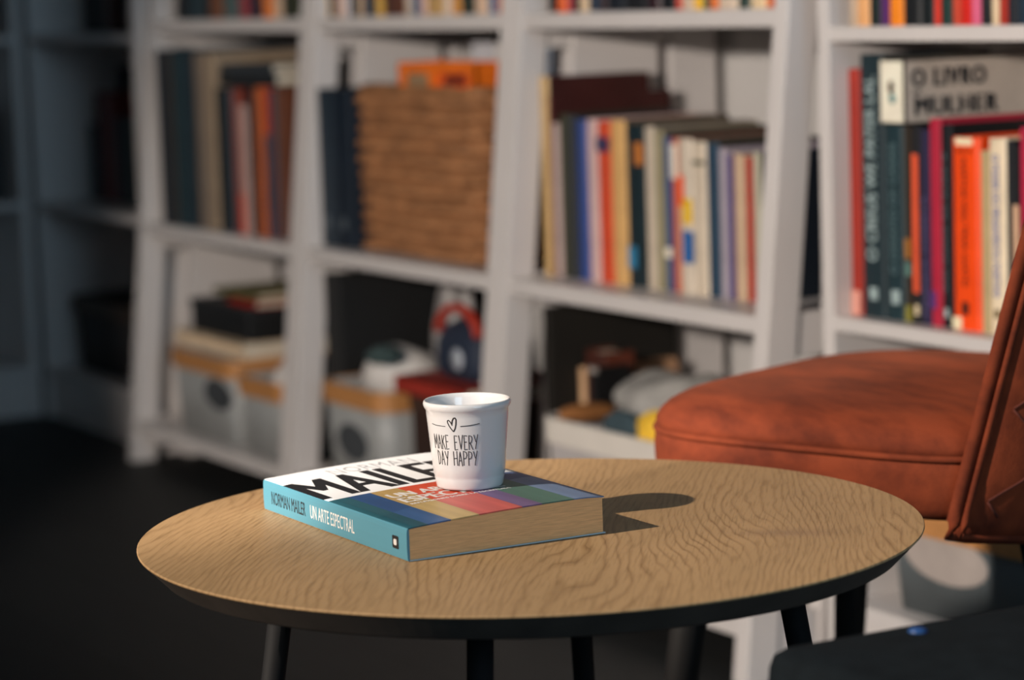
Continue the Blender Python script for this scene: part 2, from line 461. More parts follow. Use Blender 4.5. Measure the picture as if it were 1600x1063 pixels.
ORD = ['first', 'second', 'third', 'fourth', 'fifth', 'sixth', 'seventh', 'eighth', 'ninth', 'tenth', 'eleventh', 'twelfth',
       'thirteenth', 'fourteenth', 'fifteenth', 'sixteenth', 'seventeenth', 'eighteenth', 'nineteenth', 'twentieth',
       'twenty-first', 'twenty-second', 'twenty-third', 'twenty-fourth']
ROWS = {
 'basket_right': [
  (2.1006, 0.0212, 0.2808, 0.06, 0.17, 'c9a66f', 'cream'),
  (2.1205, 0.0084, 0.254, 0.0611, 0.2, '5c2018', 'maroon'),
  (2.1276, 0.0174, 0.2158, 0.0623, 0.17, 'b9a39c', 'pale pink'),
  (2.1436, 0.0261, 0.2287, 0.0634, 0.17, '2c2d1c', 'dark olive'),
  (2.1684, 0.0223, 0.2265, 0.0645, 0.17, '1b2230', 'dark navy'),
  (2.1894, 0.0256, 0.2217, 0.0657, 0.17, '1d3f86', 'bright blue'),
  (2.2136, 0.027, 0.2231, 0.0668, 0.17, 'c9aaa6', 'pale pink'),
  (2.2393, 0.0334, 0.2211, 0.068, 0.17, 'c8441f', 'orange'),
  (2.2714, 0.0395, 0.2237, 0.0691, 0.17, 'd3a669', 'tan'),
  (2.3097, 0.0485, 0.2178, 0.0702, 0.17, '16272d', 'dark teal patterned'),
  (2.357, 0.0219, 0.2169, 0.0714, 0.17, 'c2b3a0', 'ivory'),
  (2.3777, 0.0233, 0.2115, 0.0725, 0.17, '8d8566', 'olive beige'),
  (2.3998, 0.0183, 0.2044, 0.0736, 0.17, '1d4274', 'blue'),
  (2.417, 0.0151, 0.2032, 0.0748, 0.17, 'b9654a', 'salmon and white'),
  (2.4309, 0.035, 0.203, 0.0759, 0.17, 'cfc2b0', 'white with yellow picture'),
  (2.4647, 0.0314, 0.1998, 0.077, 0.17, 'cfc0ab', 'cream white'),
  (2.4949, 0.0294, 0.199, 0.0782, 0.17, '1f3c52', 'slate blue'),
  (2.5232, 0.0172, 0.1931, 0.0793, 0.17, 'a59ba5', 'grey lilac'),
  (2.5393, 0.0156, 0.1854, 0.0805, 0.17, '3f2f6e', 'purple'),
  (2.5538, 0.0111, 0.1874, 0.0816, 0.17, 'c7a98b', 'beige'),
  (2.5638, 0.0125, 0.1861, 0.0827, 0.17, 'c9b195', 'light tan'),
  (2.5752, 0.0167, 0.1841, 0.0839, 0.17, 'a5281c', 'red'),
  (2.5908, 0.0166, 0.1902, 0.085, 0.17, 'b4b09c', 'pale grey green'),
 ],
 'basket_left': [
  (0.7699, 0.0338, 0.3179, 0.012, 0.2, '18222b', 'blackish navy'),
  (0.8011, 0.0365, 0.3156, 0.0133, 0.2, '2a2624', 'dark brown'),
  (0.835, 0.0572, 0.3179, 0.0146, 0.2, '1e3036', 'dark teal'),
  (0.8897, 0.0442, 0.3157, 0.0159, 0.2, '1d2830', 'dark blue grey'),
  (0.9314, 0.0494, 0.3112, 0.0171, 0.2, '6b5f54', 'taupe'),
  (0.9783, 0.0428, 0.3102, 0.0184, 0.2, '857460', 'light taupe'),
  (1.0187, 0.0478, 0.2526, 0.0197, 0.2, '1f2224', 'charcoal'),
  (1.0641, 0.0247, 0.2497, 0.021, 0.2, '24303a', 'dark slate'),
  (1.0864, 0.0245, 0.251, 0.0223, 0.2, '6b2a1c', 'rust brown'),
  (1.1085, 0.038, 0.224, 0.0236, 0.2, 'a78880', 'pale pink'),
  (1.1442, 0.032, 0.254, 0.0249, 0.2, '1d1f22', 'black'),
  (1.1739, 0.0423, 0.2544, 0.0261, 0.2, 'a8552a', 'burnt orange'),
  (1.2139, 0.0233, 0.2526, 0.0274, 0.2, '8a1e16', 'deep red'),
  (1.235, 0.0205, 0.2528, 0.0287, 0.2, '23303c', 'navy'),
  (1.2532, 0.0281, 0.2531, 0.03, 0.2, '5a3220', 'brown'),
 ],
 'chair_shelf': [
  (2.8114, 0.0209, 0.2925, 0.075, 0.16, '8e2518', 'brick red'),
  (2.8324, 0.0458, 0.3098, 0.0757, 0.16, '12242a', 'dark teal with large white lettering'),
  (2.8779, 0.0362, 0.2288, 0.0764, 0.16, '142a30', 'dark teal with small pale lettering'),
  (2.9137, 0.0139, 0.228, 0.0771, 0.16, '2a221a', 'black and ochre'),
  (2.9273, 0.0162, 0.2283, 0.0779, 0.16, '15161a', 'black with an orange stripe'),
  (2.9431, 0.016, 0.2243, 0.0786, 0.16, '221d3a', 'dark violet'),
  (2.9589, 0.0194, 0.2371, 0.0793, 0.16, '9c1f35', 'crimson'),
  (2.978, 0.0192, 0.231, 0.08, 0.16, '121519', 'black with thin grey lettering'),
  (2.9968, 0.0496, 0.2175, 0.0807, 0.16, 'e0420f', 'wide bright orange'),
  (3.0484, 0.0117, 0.2036, 0.0814, 0.16, 'a08f6a', 'khaki'),
  (3.0599, 0.0304, 0.2177, 0.0821, 0.16, 'cdbda2', 'cream with blue lettering'),
  (3.09, 0.0125, 0.2162, 0.0829, 0.16, '16181c', 'black'),
  (3.1022, 0.0092, 0.2109, 0.0836, 0.16, '0f1013', 'coal black'),
  (3.1112, 0.0188, 0.2307, 0.0843, 0.16, 'a01c3c', 'raspberry red'),
  (3.1297, 0.0291, 0.2244, 0.085, 0.16, '26303a', 'slate'),
 ],
 'top_right': [
  (2.1444, 0.0101, 0.2082, 0.06, 0.15, '191a1e', 'black'),
  (2.1542, 0.0276, 0.2031, 0.0605, 0.15, 'd05a22', 'orange'),
  (2.1814, 0.0151, 0.2312, 0.0611, 0.15, '9c2f38', 'rose red'),
  (2.1962, 0.0167, 0.212, 0.0616, 0.15, '221d20', 'blackish'),
  (2.2126, 0.0251, 0.2191, 0.0621, 0.15, 'c3ab8c', 'cream'),
  (2.2375, 0.0282, 0.2054, 0.0626, 0.15, '18293c', 'navy'),
  (2.2654, 0.0178, 0.1972, 0.0632, 0.15, '2a1a1e', 'dark maroon'),
  (2.2829, 0.0472, 0.214, 0.0637, 0.15, '141a22', 'thick blue black'),
  (2.3298, 0.0557, 0.2057, 0.0642, 0.15, '15171b', 'very thick black'),
  (2.3852, 0.0309, 0.1887, 0.0647, 0.15, '2a161c', 'wine'),
  (2.4159, 0.0381, 0.1923, 0.0653, 0.15, '14161a', 'wide black'),
  (2.4537, 0.0116, 0.2246, 0.0658, 0.15, 'b84030', 'red'),
  (2.4652, 0.0281, 0.2306, 0.0663, 0.15, 'b9a592', 'stone'),
  (2.4931, 0.0218, 0.1923, 0.0668, 0.15, 'd9a81e', 'yellow'),
  (2.5147, 0.0142, 0.1973, 0.0674, 0.15, '1f4a40', 'green'),
  (2.5287, 0.017, 0.197, 0.0679, 0.15, 'cd6a2e', 'light orange'),
  (2.5455, 0.0457, 0.1894, 0.0684, 0.15, 'bfae9c', 'wide greige'),
  (2.591, 0.0264, 0.232, 0.0689, 0.15, '14302a', 'dark green'),
  (2.6172, 0.0357, 0.2185, 0.0695, 0.15, 'd0b994', 'wide cream'),
  (2.6527, 0.0146, 0.2141, 0.07, 0.15, 'c05a2c', 'terracotta'),
 ],
 'top_basket': [
  (1.3867, 0.0336, 0.2136, 0.06, 0.15, 'c8962a', 'mustard'),
  (1.4204, 0.0212, 0.2111, 0.0603, 0.15, '26323e', 'navy'),
  (1.4416, 0.0281, 0.2206, 0.0605, 0.15, 'a88a78', 'dusty pink'),
  (1.4697, 0.0207, 0.1856, 0.0608, 0.15, 'b3a8a8', 'white'),
  (1.4905, 0.0276, 0.217, 0.0611, 0.15, '1f2f38', 'dark teal'),
  (1.5181, 0.0249, 0.1986, 0.0613, 0.15, '927a60', 'tan'),
  (1.5431, 0.0406, 0.2339, 0.0616, 0.15, '182a3c', 'deep navy'),
  (1.5838, 0.0288, 0.1962, 0.0618, 0.15, 'b08a3c', 'ochre'),
  (1.6126, 0.0328, 0.1885, 0.0621, 0.15, '3a2018', 'dark maroon'),
  (1.6455, 0.0411, 0.199, 0.0624, 0.15, '4a2a1e', 'brown'),
  (1.6867, 0.0211, 0.1986, 0.0626, 0.15, 'a39484', 'pale grey'),
  (1.7079, 0.0273, 0.1923, 0.0629, 0.15, '2a4560', 'blue'),
  (1.7352, 0.0185, 0.2123, 0.0632, 0.15, 'a88a80', 'rose beige'),
  (1.7538, 0.0579, 0.2141, 0.0634, 0.15, '9a7c50', 'wide camel'),
  (1.8118, 0.024, 0.1915, 0.0637, 0.15, 'b5a698', 'off white'),
  (1.836, 0.0278, 0.2298, 0.0639, 0.15, 'a5702c', 'amber'),
  (1.8639, 0.0434, 0.2105, 0.0642, 0.15, '232a24', 'black green'),
  (1.9073, 0.0425, 0.2143, 0.0645, 0.15, 'b49a84', 'beige'),
  (1.95, 0.0245, 0.2138, 0.0647, 0.15, '2c587a', 'mid blue'),
  (1.9746, 0.0185, 0.2303, 0.065, 0.15, 'a8623a', 'copper'),
 ],
 'top_left': [
  (0.7687, 0.0606, 0.1963, 0.06, 0.15, '14171a', 'black'),
  (0.8286, 0.0504, 0.2333, 0.0606, 0.15, '1e2c32', 'dark teal'),
  (0.8783, 0.0378, 0.2329, 0.0611, 0.15, '1a1f22', 'charcoal'),
  (0.9154, 0.0575, 0.2124, 0.0617, 0.15, '5a3826', 'brown'),
  (0.9722, 0.0732, 0.2014, 0.0622, 0.15, '3c4a4a', 'grey teal'),
  (1.0446, 0.0438, 0.1869, 0.0628, 0.15, '6e2c30', 'dull red'),
  (1.0878, 0.0539, 0.2099, 0.0633, 0.15, '181d2a', 'dark navy'),
  (1.1411, 0.0449, 0.1871, 0.0639, 0.15, 'b0622c', 'orange'),
  (1.1853, 0.0363, 0.2088, 0.0644, 0.15, '9a8470', 'beige'),
  (1.221, 0.0589, 0.2012, 0.065, 0.15, '26281e', 'dark olive'),
 ],
 'top_chair': [
  (2.8401, 0.0144, 0.2031, 0.058, 0.15, 'b09a84', 'beige'),
  (2.8551, 0.0229, 0.2312, 0.058, 0.15, 'd19a66', 'peach'),
  (2.8786, 0.0214, 0.212, 0.058, 0.15, '14201f', 'black'),
  (2.9006, 0.0151, 0.2191, 0.058, 0.15, '4a1e5a', 'purple'),
  (2.9163, 0.0245, 0.2054, 0.058, 0.15, 'e67a16', 'bright orange'),
  (2.9414, 0.0335, 0.1972, 0.058, 0.15, '101316', 'wide black'),
  (2.9755, 0.0237, 0.214, 0.058, 0.15, '141a1c', 'dark grey'),
  (2.9998, 0.0097, 0.2057, 0.058, 0.15, 'c03020', 'red'),
  (3.0101, 0.0209, 0.1887, 0.058, 0.15, '16302c', 'dark green'),
  (3.0316, 0.014, 0.1923, 0.058, 0.15, 'b0402c', 'red and white'),
  (3.0462, 0.0172, 0.2246, 0.058, 0.15, 'b82018', 'scarlet'),
  (3.064, 0.0159, 0.2306, 0.058, 0.15, 'c25a78', 'pink'),
  (3.0805, 0.0179, 0.1923, 0.058, 0.15, '15191c', 'jet black'),
  (3.099, 0.0123, 0.1973, 0.058, 0.15, 'c9b393', 'cream'),
  (3.1119, 0.0133, 0.197, 0.058, 0.15, '93281c', 'dark red'),
  (3.1258, 0.0174, 0.1894, 0.058, 0.15, '1b1f26', 'blackish blue'),
  (3.1438, 0.0162, 0.232, 0.058, 0.15, '1c2b38', 'navy'),
 ],
 'corner_mid': [
  (0.1062, 0.0444, 0.1555, 0.12, 0.16, '1d2a2e', 'dark teal'),
  (0.1512, 0.0548, 0.222, 0.12, 0.16, '3a1616', 'dark red'),
  (0.2065, 0.0502, 0.2203, 0.12, 0.16, '4a1e1a', 'brown red'),
  (0.2574, 0.0565, 0.1726, 0.12, 0.16, '15171a', 'black'),
  (0.3144, 0.0762, 0.1742, 0.12, 0.16, '2a2e2e', 'grey'),
 ],
 'corner_top': [
  (0.1114, 0.0592, 0.2136, 0.12, 0.16, '121416', 'black'),
  (0.1712, 0.0581, 0.2111, 0.12, 0.16, '1a1d20', 'charcoal'),
  (0.2298, 0.0498, 0.2206, 0.12, 0.16, '3a2622', 'dark brown'),
  (0.3474, 0.0686, 0.1856, 0.12, 0.16, '17181a', 'grey black'),
 ],
}

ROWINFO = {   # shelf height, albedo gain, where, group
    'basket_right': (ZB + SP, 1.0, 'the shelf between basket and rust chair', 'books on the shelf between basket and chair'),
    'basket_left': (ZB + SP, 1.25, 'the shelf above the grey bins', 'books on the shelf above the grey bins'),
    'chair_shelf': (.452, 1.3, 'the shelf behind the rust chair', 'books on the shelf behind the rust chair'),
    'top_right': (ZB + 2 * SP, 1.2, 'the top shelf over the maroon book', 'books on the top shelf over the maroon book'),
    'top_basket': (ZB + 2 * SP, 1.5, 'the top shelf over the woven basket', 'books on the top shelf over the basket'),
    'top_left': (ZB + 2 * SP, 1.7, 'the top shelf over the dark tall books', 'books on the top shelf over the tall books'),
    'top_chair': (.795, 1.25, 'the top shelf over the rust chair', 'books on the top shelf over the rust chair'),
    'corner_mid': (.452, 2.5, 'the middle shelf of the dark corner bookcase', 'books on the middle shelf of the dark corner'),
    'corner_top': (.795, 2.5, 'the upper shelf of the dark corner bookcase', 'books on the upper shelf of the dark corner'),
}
COVERS = {('basket_right', 0): '3a1512', ('basket_right', 1): '3a1512', ('basket_right', 4): '20242c', ('basket_right', 8): '5a4c3c', ('basket_right', 10): '857a6c', ('basket_right', 11): '4a453a', ('basket_right', 14): '4c463e', ('basket_right', 15): '5c554a', ('basket_right', 19): '3c362e', ('basket_right', 22): '141b24', ('basket_right', 12): '141b28',
          ('basket_right', 16): '101214', ('basket_right', 21): '1a2238', ('chair_shelf', 1): '101a1e',
          ('basket_left', 9): '4a4f50', ('chair_shelf', 7): '0e1012'}
BOOKS = {}
for key, items in ROWS.items():
    zs, gain, where, grp = ROWINFO[key]
    rg = random.Random(len(key) * 13 + 5)
    prev_end = {'top_basket': 1.4192}.get(key, -9)
    for i, (x, t, h, y, d, col, word) in enumerate(items):
        x0 = max(x, prev_end + .0004)
        t = x + t - x0
        prev_end = x0 + t
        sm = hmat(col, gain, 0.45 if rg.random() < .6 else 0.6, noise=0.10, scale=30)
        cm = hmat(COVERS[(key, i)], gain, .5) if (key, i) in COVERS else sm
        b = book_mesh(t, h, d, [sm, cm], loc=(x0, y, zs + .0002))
        nm = word.replace(' with ', ' book with ') if ' with ' in word else word + ' book'
        if len(nm.split()) > 4:
            where = where.replace('the shelf behind the', 'shelf behind').replace('the shelf between', 'shelf between')
        tag(b, '%s, %s from the left on %s' % (nm, ORD[i], where), 'book', grp)
        BOOKS[(key, i)] = (b, x0, t, h, y, zs)


def spine_text(key, i, body, m, zlo, zhi, wfrac=.5, up=True, bold=.01, off=.5, name='spine_lettering'):
    b, x0, t, h, y, zs = BOOKS[(key, i)]
    w = t * wfrac
    xc = x0 + t * off

    def mp(u, v, k):
        yy = y - .0004 - .0005 * k
        if up:
            return (xc + w * (.5 - v), yy, zs + zlo + (zhi - zlo) * u)
        return (xc - w * (.5 - v), yy, zs + zhi - (zhi - zlo) * u)
    o = text_mb(body, mp, bold).build(name, m, b)
    return o


def spine_patch(key, i, m, zlo, zhi, xa=.1, xb=.9, name='spine_picture'):
    b, x0, t, h, y, zs = BOOKS[(key, i)]
    return MB().box(x0 + t * xa, x0 + t * xb, y - .0007, y + .001, zs + max(.0012, zlo), zs + zhi).build(name, m, b)


pale_ink = hmat('8fa0a0', 1.3, .6)
grey_ink = hmat('4d6266', 1.3, .6)
dark_ink = hmat('2a1410', 1.0, .6)
blue_ink = hmat('2b4a8c', 1.4, .6)
spine_text('chair_shelf', 1, 'O CREUS WE PATER LAL', pale_ink, .068, .285, .42, bold=.02)
spine_patch('chair_shelf', 1, pale_ink, .022, .036, .38, .68, 'bird_emblem')
spine_text('chair_shelf', 2, 'O DESAFIO DE CASAIS', grey_ink, .055, .208, .36)
spine_patch('chair_shelf', 2, pale_ink, .020, .036, .35, .75, 'bird_emblem')
spine_patch('chair_shelf', 3, hmat('8a5a22', 1.5), .075, .098, .15, .85, 'ochre_picture')
spine_patch('chair_shelf', 3, hmat('6f6a2a', 1.5), .0, .02, .1, .9, 'olive_picture')
spine_patch('chair_shelf', 3, hmat('4c6a62', 1.5), .055, .07, .2, .9, 'green_picture')
spine_patch('chair_shelf', 4, hmat('c04a2c', 1.6), .036, .196, .18, .8, 'orange_stripe')
spine_patch('chair_shelf', 4, hmat('c0b090', 1.4), .010, .022, .3, .75, 'pale_emblem')
spine_text('chair_shelf', 5, 'NUNCA DESISTA', hmat('565074', 1.4), .012, .15, .4)
spine_patch('chair_shelf', 6, hmat('4a2a5c', 1.5), .020, .040, .0, .6, 'violet_picture')
spine_text('chair_shelf', 7, 'A ARTE DE CADA DIA', grey_ink, .04, .2, .3, up=False)
spine_patch('chair_shelf', 7, pale_ink, .012, .022, .35, .7, 'pale_emblem')
spine_text('chair_shelf', 8, 'MARTHA VOU TRAR CARTO', dark_ink, .05, .195, .15, up=False, bold=.015)
spine_text('chair_shelf', 8, 'L. MEDEI', dark_ink, .200, .2045, .5, up=True, bold=.0)
spine_patch('chair_shelf', 8, dark_ink, .018, .032, .36, .6, 'dark_emblem')
spine_patch('chair_shelf', 8, hmat('d8c4a4', 1.4), .0005, .014, .02, .34, 'pale_corner')
spine_patch('chair_shelf', 8, hmat('d8c4a4', 1.4), .209, .217, .2, .8, 'pale_corner')
spine_text('chair_shelf', 10, 'O PODER DO PENSAMENTO POSITIVO', blue_ink, .042, .2, .34, up=False, bold=.015)
spine_patch('chair_shelf', 10, hmat('5a4a2a', 1.4), .018, .028, .35, .65, 'dark_emblem')
spine_patch('chair_shelf', 12, hmat('b59478', 1.4), .0, .146, .0, 1., 'pale_label')
# pale band at the foot of the brick red book
spine_patch('chair_shelf', 0, hmat('c4897a', 1.4), .0, .030, .1, .9, 'pale_band')
spine_patch('basket_right', 14, hmat('c8431f', 1.5), .115, .155, .0, .42, 'red_picture')
spine_patch('basket_right', 14, hmat('e0a020', 1.5), .092, .125, .35, .95, 'yellow_picture')
spine_patch('basket_right', 14, hmat('1f4f86', 1.5), .040, .083, .3, 1., 'blue_picture')
spine_patch('basket_right', 13, hmat('c8bfb0', 1.5), .150, .195, .05, .95, 'white_picture')
spine_patch('basket_right', 9, hmat('a8662c', 1.4), .165, .195, .55, .95, 'ochre_picture')
spine_patch('basket_right', 9, hmat('2a6a8c', 1.4), .025, .055, .05, .5, 'blue_picture')
spine_patch('basket_right', 7, hmat('2c2a48', 1.4), .180, .200, .0, 1., 'dark_band')
spine_patch('basket_right', 15, hmat('4a4a3a', 1.4), .170, .176, .05, .95, 'dark_band')
spine_patch('basket_right', 12, hmat('c8bfb0', 1.5), .045, .058, .05, .95, 'white_band')
spine_patch('basket_left', 12, hmat('23303c', 2.0), .0, .175, .0, 1., 'navy_lower_half')
spine_patch('basket_left', 9, hmat('9a3a26', 2.0), .0, .07, .0, .45, 'red_picture')

# thick white book lying on the row behind the rust chair
bx0, bx1, by0, by1, bz0 = 2.8782, 2.9232, .074, .290, BOOKS[('chair_shelf', 2)][3] + .4524
gb = MB()
bh = .0755
gb.box(bx0, bx1, by0, by1, bz0, bz0 + .0025, 1).box(bx0, bx1, by0, by1, bz0 + bh - .0025, bz0 + bh, 1)
gb.box(bx0, bx1, by0, by0 + .0025, bz0, bz0 + bh, 0).box(bx1 - .0025, bx1, by0, by1, bz0, bz0 + bh, 1)
gb = gb.build('book', [hmat('c9bcab', 1.6), hmat('a39a90', 1.5)], loc=(bx0, by0, bz0))  # boards greyer than the white spine: their shade put into the colour
tag(gb, 'thick white book titled O LIVRO DA MULHER lying across the books behind the rust chair', 'book')
MB().box(bx0 + .001, bx1 - .0026, by0 + .0026, by1 - .003, bz0 + .0026, bz0 + bh - .0026).build('page_block', pages, gb)
ink = hmat('23262a', 1.0, .6)


def on_side(ya, yb, za, zb_):
    return lambda u, v, k: (bx1 + .0002 + .0006 * k, ya + (yb - ya) * u, bz0 + za + (zb_ - za) * v)


text_mb('O LIVRO', on_side(by0 + .010, by0 + .118, .043, .064), .045, spacing=1.2).build('title_lettering', ink, gb)
text_mb('DA', on_side(by0 + .012, by0 + .024, .034, .039), .0).build('title_lettering', ink, gb)
text_mb('MULHER', on_side(by0 + .014, by0 + .136, .010, .031), .045, spacing=1.15).build('title_lettering', ink, gb)
lg = MB().lathe([(.0, -.0006), (.006, -.0006), (.006, .0006), (0, .0006)], 20)
lg.v = [(bx0 + .023 + p[0], by0 - .0005 + p[2], bz0 + .030 + p[1]) for p in lg.v]
lg.build('round_emblem', hmat('5a7a78', 1.4), gb)
fl = MB()
fl.loops([[(bx0 + .021 + .005 * math.cos(a) * s, by0 - .0012, bz0 + .043 + .008 * math.sin(a) * s) for a in [2 * PI * j / 12 for j in range(12)]] for s in (1, .01)])
fl.build('flame_emblem', hmat('c8762c', 1.4), gb)

# dark books lying flat above the bins' row
for k, (xa, xb, z0, th, c, w) in enumerate([(1.022, 1.262, .2572, .020, '1c1e20', 'charcoal book lying flat on the row of tall books'),
                                            (1.030, 1.250, .2778, .016, '2a2e32', 'slate book lying topmost on the row of tall books')]):
    z0 += ZB + SP
    o = MB().box(xa, xb, .03, .2, z0, z0 + .002).box(xa, xb, .03, .2, z0 + th - .002, z0 + th).box(xa, xb, .03, .033, z0, z0 + th)
    o = o.build('book', hmat(c, 2.0), loc=(xa, .03, z0))
    tag(o, w, 'book', 'books lying on the tall row')
    MB().box(xa + .003, xb - .003, .0332, .197, z0 + .0022, z0 + th - .0022).build('page_block', pages, o)

# ------------------------------------------------------------------ woven basket and what stands in it
wick = mat('wicker', (0.30, 0.135, 0.055, 1), 0.75, noise=0.35, scale=32, bump=.4, bscale=300)


def rrect(x0, x1, y0, y1, r, n=8):
    pts = []
    for cx, cy, a0 in ((x1 - r, y0 + r, -PI / 2), (x1 - r, y1 - r, 0), (x0 + r, y1 - r, PI / 2), (x0 + r, y0 + r, PI)):
        for j in range(n + 1):
            a = a0 + PI / 2 * j / n
            pts.append((cx + r * math.cos(a), cy + r * math.sin(a)))
    return pts


def resample(pts, m):
    P2 = [Vector((p[0], p[1])) for p in pts] + [Vector((pts[0][0], pts[0][1]))]
    L = [0]
    for a, b in zip(P2, P2[1:]):
        L.append(L[-1] + (b - a).length)
    out, k = [], 0
    for i in range(m):
        s = L[-1] * i / m
        while L[k + 1] < s:
            k += 1
        f = (s - L[k]) / max(1e-9, L[k + 1] - L[k])
        p = P2[k].lerp(P2[k + 1], f)
        tdir = (P2[k + 1] - P2[k]).normalized()
        out.append((p, Vector((tdir.y, -tdir.x)), s))
    return out


def basket():
    x0, x1, y0, y1, z0, h = 1.552, 1.955, .036, .335, ZB + SP + .0005, .252
    t = empty('woven_basket', ((x0 + x1) / 2, (y0 + y1) / 2, z0), 'square brown woven basket on the middle shelf of the ladder bookcase', 'basket')
    m, rows, sub = 320, 11, 7
    base = resample(rrect(x0, x1, y0, y1, .03), m)
    rg = random.Random(3)
    ph = [rg.uniform(0, 6) for _ in range(rows)]
    loops = []
    for j in range(rows * sub + 1):
        rr = min(rows - 1, j // sub)
        q = (j % sub) / sub
        lump = abs(math.sin(PI * q)) ** .7 if j < rows * sub else 0
        lp = []
        for p, nrm, s in base:
            br = .55 + .45 * abs(math.sin(s * PI / .026 + rr * PI / 2 + ph[rr] * .15 + q * 1.2))
            e = .021 * lump * br - .0135 + .003 * math.sin(s * 21 + ph[rr])
            lp.append((p.x + nrm.x * e, p.y + nrm.y * e, z0 + h * j / (rows * sub) + .002 * math.sin(s * 17 + ph[rr])))
        loops.append(lp)
    inn = [[(p.x - nrm.x * .022, p.y - nrm.y * .022, z) for p, nrm, s in base] for z in (z0 + h, z0 + .012)]
    loops[0] = [(p[0], p[1], z0) for p in loops[0]]
    MB().loops(loops + inn, cap0=True, cap1=True).build('basket_body', wick, t)
    rim = [(p.x - nrm.x * .006, p.y - nrm.y * .006, z0 + h + .002 + .0015 * math.sin(s * 60)) for p, nrm, s in base]
    MB().tube(rim[::2], .0095, 8, closed=True).build('rim', wick, t)
    return t


basket()
zbk = ZB + SP + .0135
orange_paint = hmat('cc6418', 1.35, .5)
mf = empty('magazine_file', (1.73, .1, zbk), 'orange magazine file with cut-outs standing in the woven basket', 'file')
X0, X1, Y0, Z1 = 1.612, 1.868, .085, .745
fr = MB()
for a, b, c, d in ((X0, X0 + .022, zbk, Z1), (X0 + .103, X0 + .128, zbk, Z1), (X1 - .018, X1, zbk, Z1),
                   (X0 + .022, X0 + .103, Z1 - .016, Z1), (X0 + .128, X1 - .018, Z1 - .014, Z1),
                   (X0 + .022, X0 + .103, zbk, .66), (X0 + .128, X1 - .018, zbk, .665), (X0 + .128, X1 - .018, .697, .708)):
    fr.box(a, b, Y0, Y0 + .004, c, d)
fr.box(X0, X1, Y0 + .07, Y0 + .074, zbk, Z1).box(X0, X0 + .003, Y0, Y0 + .074, zbk, Z1).box(X1 - .003, X1, Y0, Y0 + .074, zbk, Z1)
fr.build('file_body', orange_paint, mf, merge=False)
MB().box(X0 + .02, X0 + .105, Y0 + .005, Y0 + .007, .655, Z1 - .006).build('grey_picture', hmat('6b5a44', 2), mf)
MB().box(X0 + .128, X1 - .018, Y0 + .005, Y0 + .007, .700, Z1 - .010).build('title_panel', hmat('a5461c', 2), mf)
MB().box(X0 + .15, X1 - .04, Y0 + .0035, Y0 + .005, .712, .727).build('dark_title_bar', hmat('4a1a12', 2), mf)
MB().box(X0 + .128, X1 - .018, Y0 + .005, Y0 + .007, .66, .699).build('pale_strip', hmat('8a7a60', 2), mf)
pap = [('97989c', 1.66, 0), ('a3a09c', 1.70, .006), ('7d8894', 1.745, .012), ('8e8e92', 1.785, .02), ('59636f', 1.82, .028), ('9a9794', 1.855, .034)]
for k, (c, x, dy) in enumerate(pap):
    o = MB().box(x - .042, x + .028, .215 + dy, .218 + dy, zbk, .772 - .004 * (k % 3)).build('paper_folder', hmat(c, 1.9, .7), loc=(x, .215 + dy, zbk))
    tag(o, '%s paper folder standing in the woven basket, %s from the left' % (('pale grey', 'white', 'blue grey', 'light grey', 'slate blue', 'ash white')[k], ORD[k]), 'folder', 'paper folders in the basket')
for k, (xa, xb, c, w) in enumerate([(1.4225, 1.474, '1b2833', 'dark slate ring binder beside the ladder post, left of another binder'),
                                    (1.475, 1.541, '0f1a26', 'navy black ring binder leaning against the woven basket')]):
    o = MB().box(xa, xb, .031, .3, ZB + SP + .0003, ZB + SP + .2565).build('ring_binder', hmat(c, 1.2, .6), loc=(xa, .03, ZB + SP), bevel=.003)
    tag(o, w, 'binder', 'ring binders beside the basket')
    lg = MB().lathe([(0.004, -.0008), (.011, -.0008), (.011, .0008), (.004, .0008), (.004, -.0008)], 20)
    lg.v = [((xa + xb) / 2 + p[0], .0302 + p[2], ZB + SP + .04 + p[1]) for p in lg.v]
    lg.build('finger_ring', hmat('3a434a', 1.5, .35), o)
# ------------------------------------------------------------------ lower shelves: bins, bags, boxes
bin_plastic = mat('grey_bin_plastic', (0.34, 0.35, 0.345, 1), 0.45, noise=0.08, scale=12)
bin_dark = mat('slate_bin_plastic', (0.085, 0.10, 0.105, 1), 0.45, noise=0.15, scale=12)
wood_rim = mat('bent_wood_rim', (0.46, 0.21, 0.07, 1), 0.5, noise=0.25, scale=20, stretch=(3, 3, 25))
label_dark = hmat('3a3d40', 1.3, .6)
label_pale = hmat('b4a8a0', .85, .6)


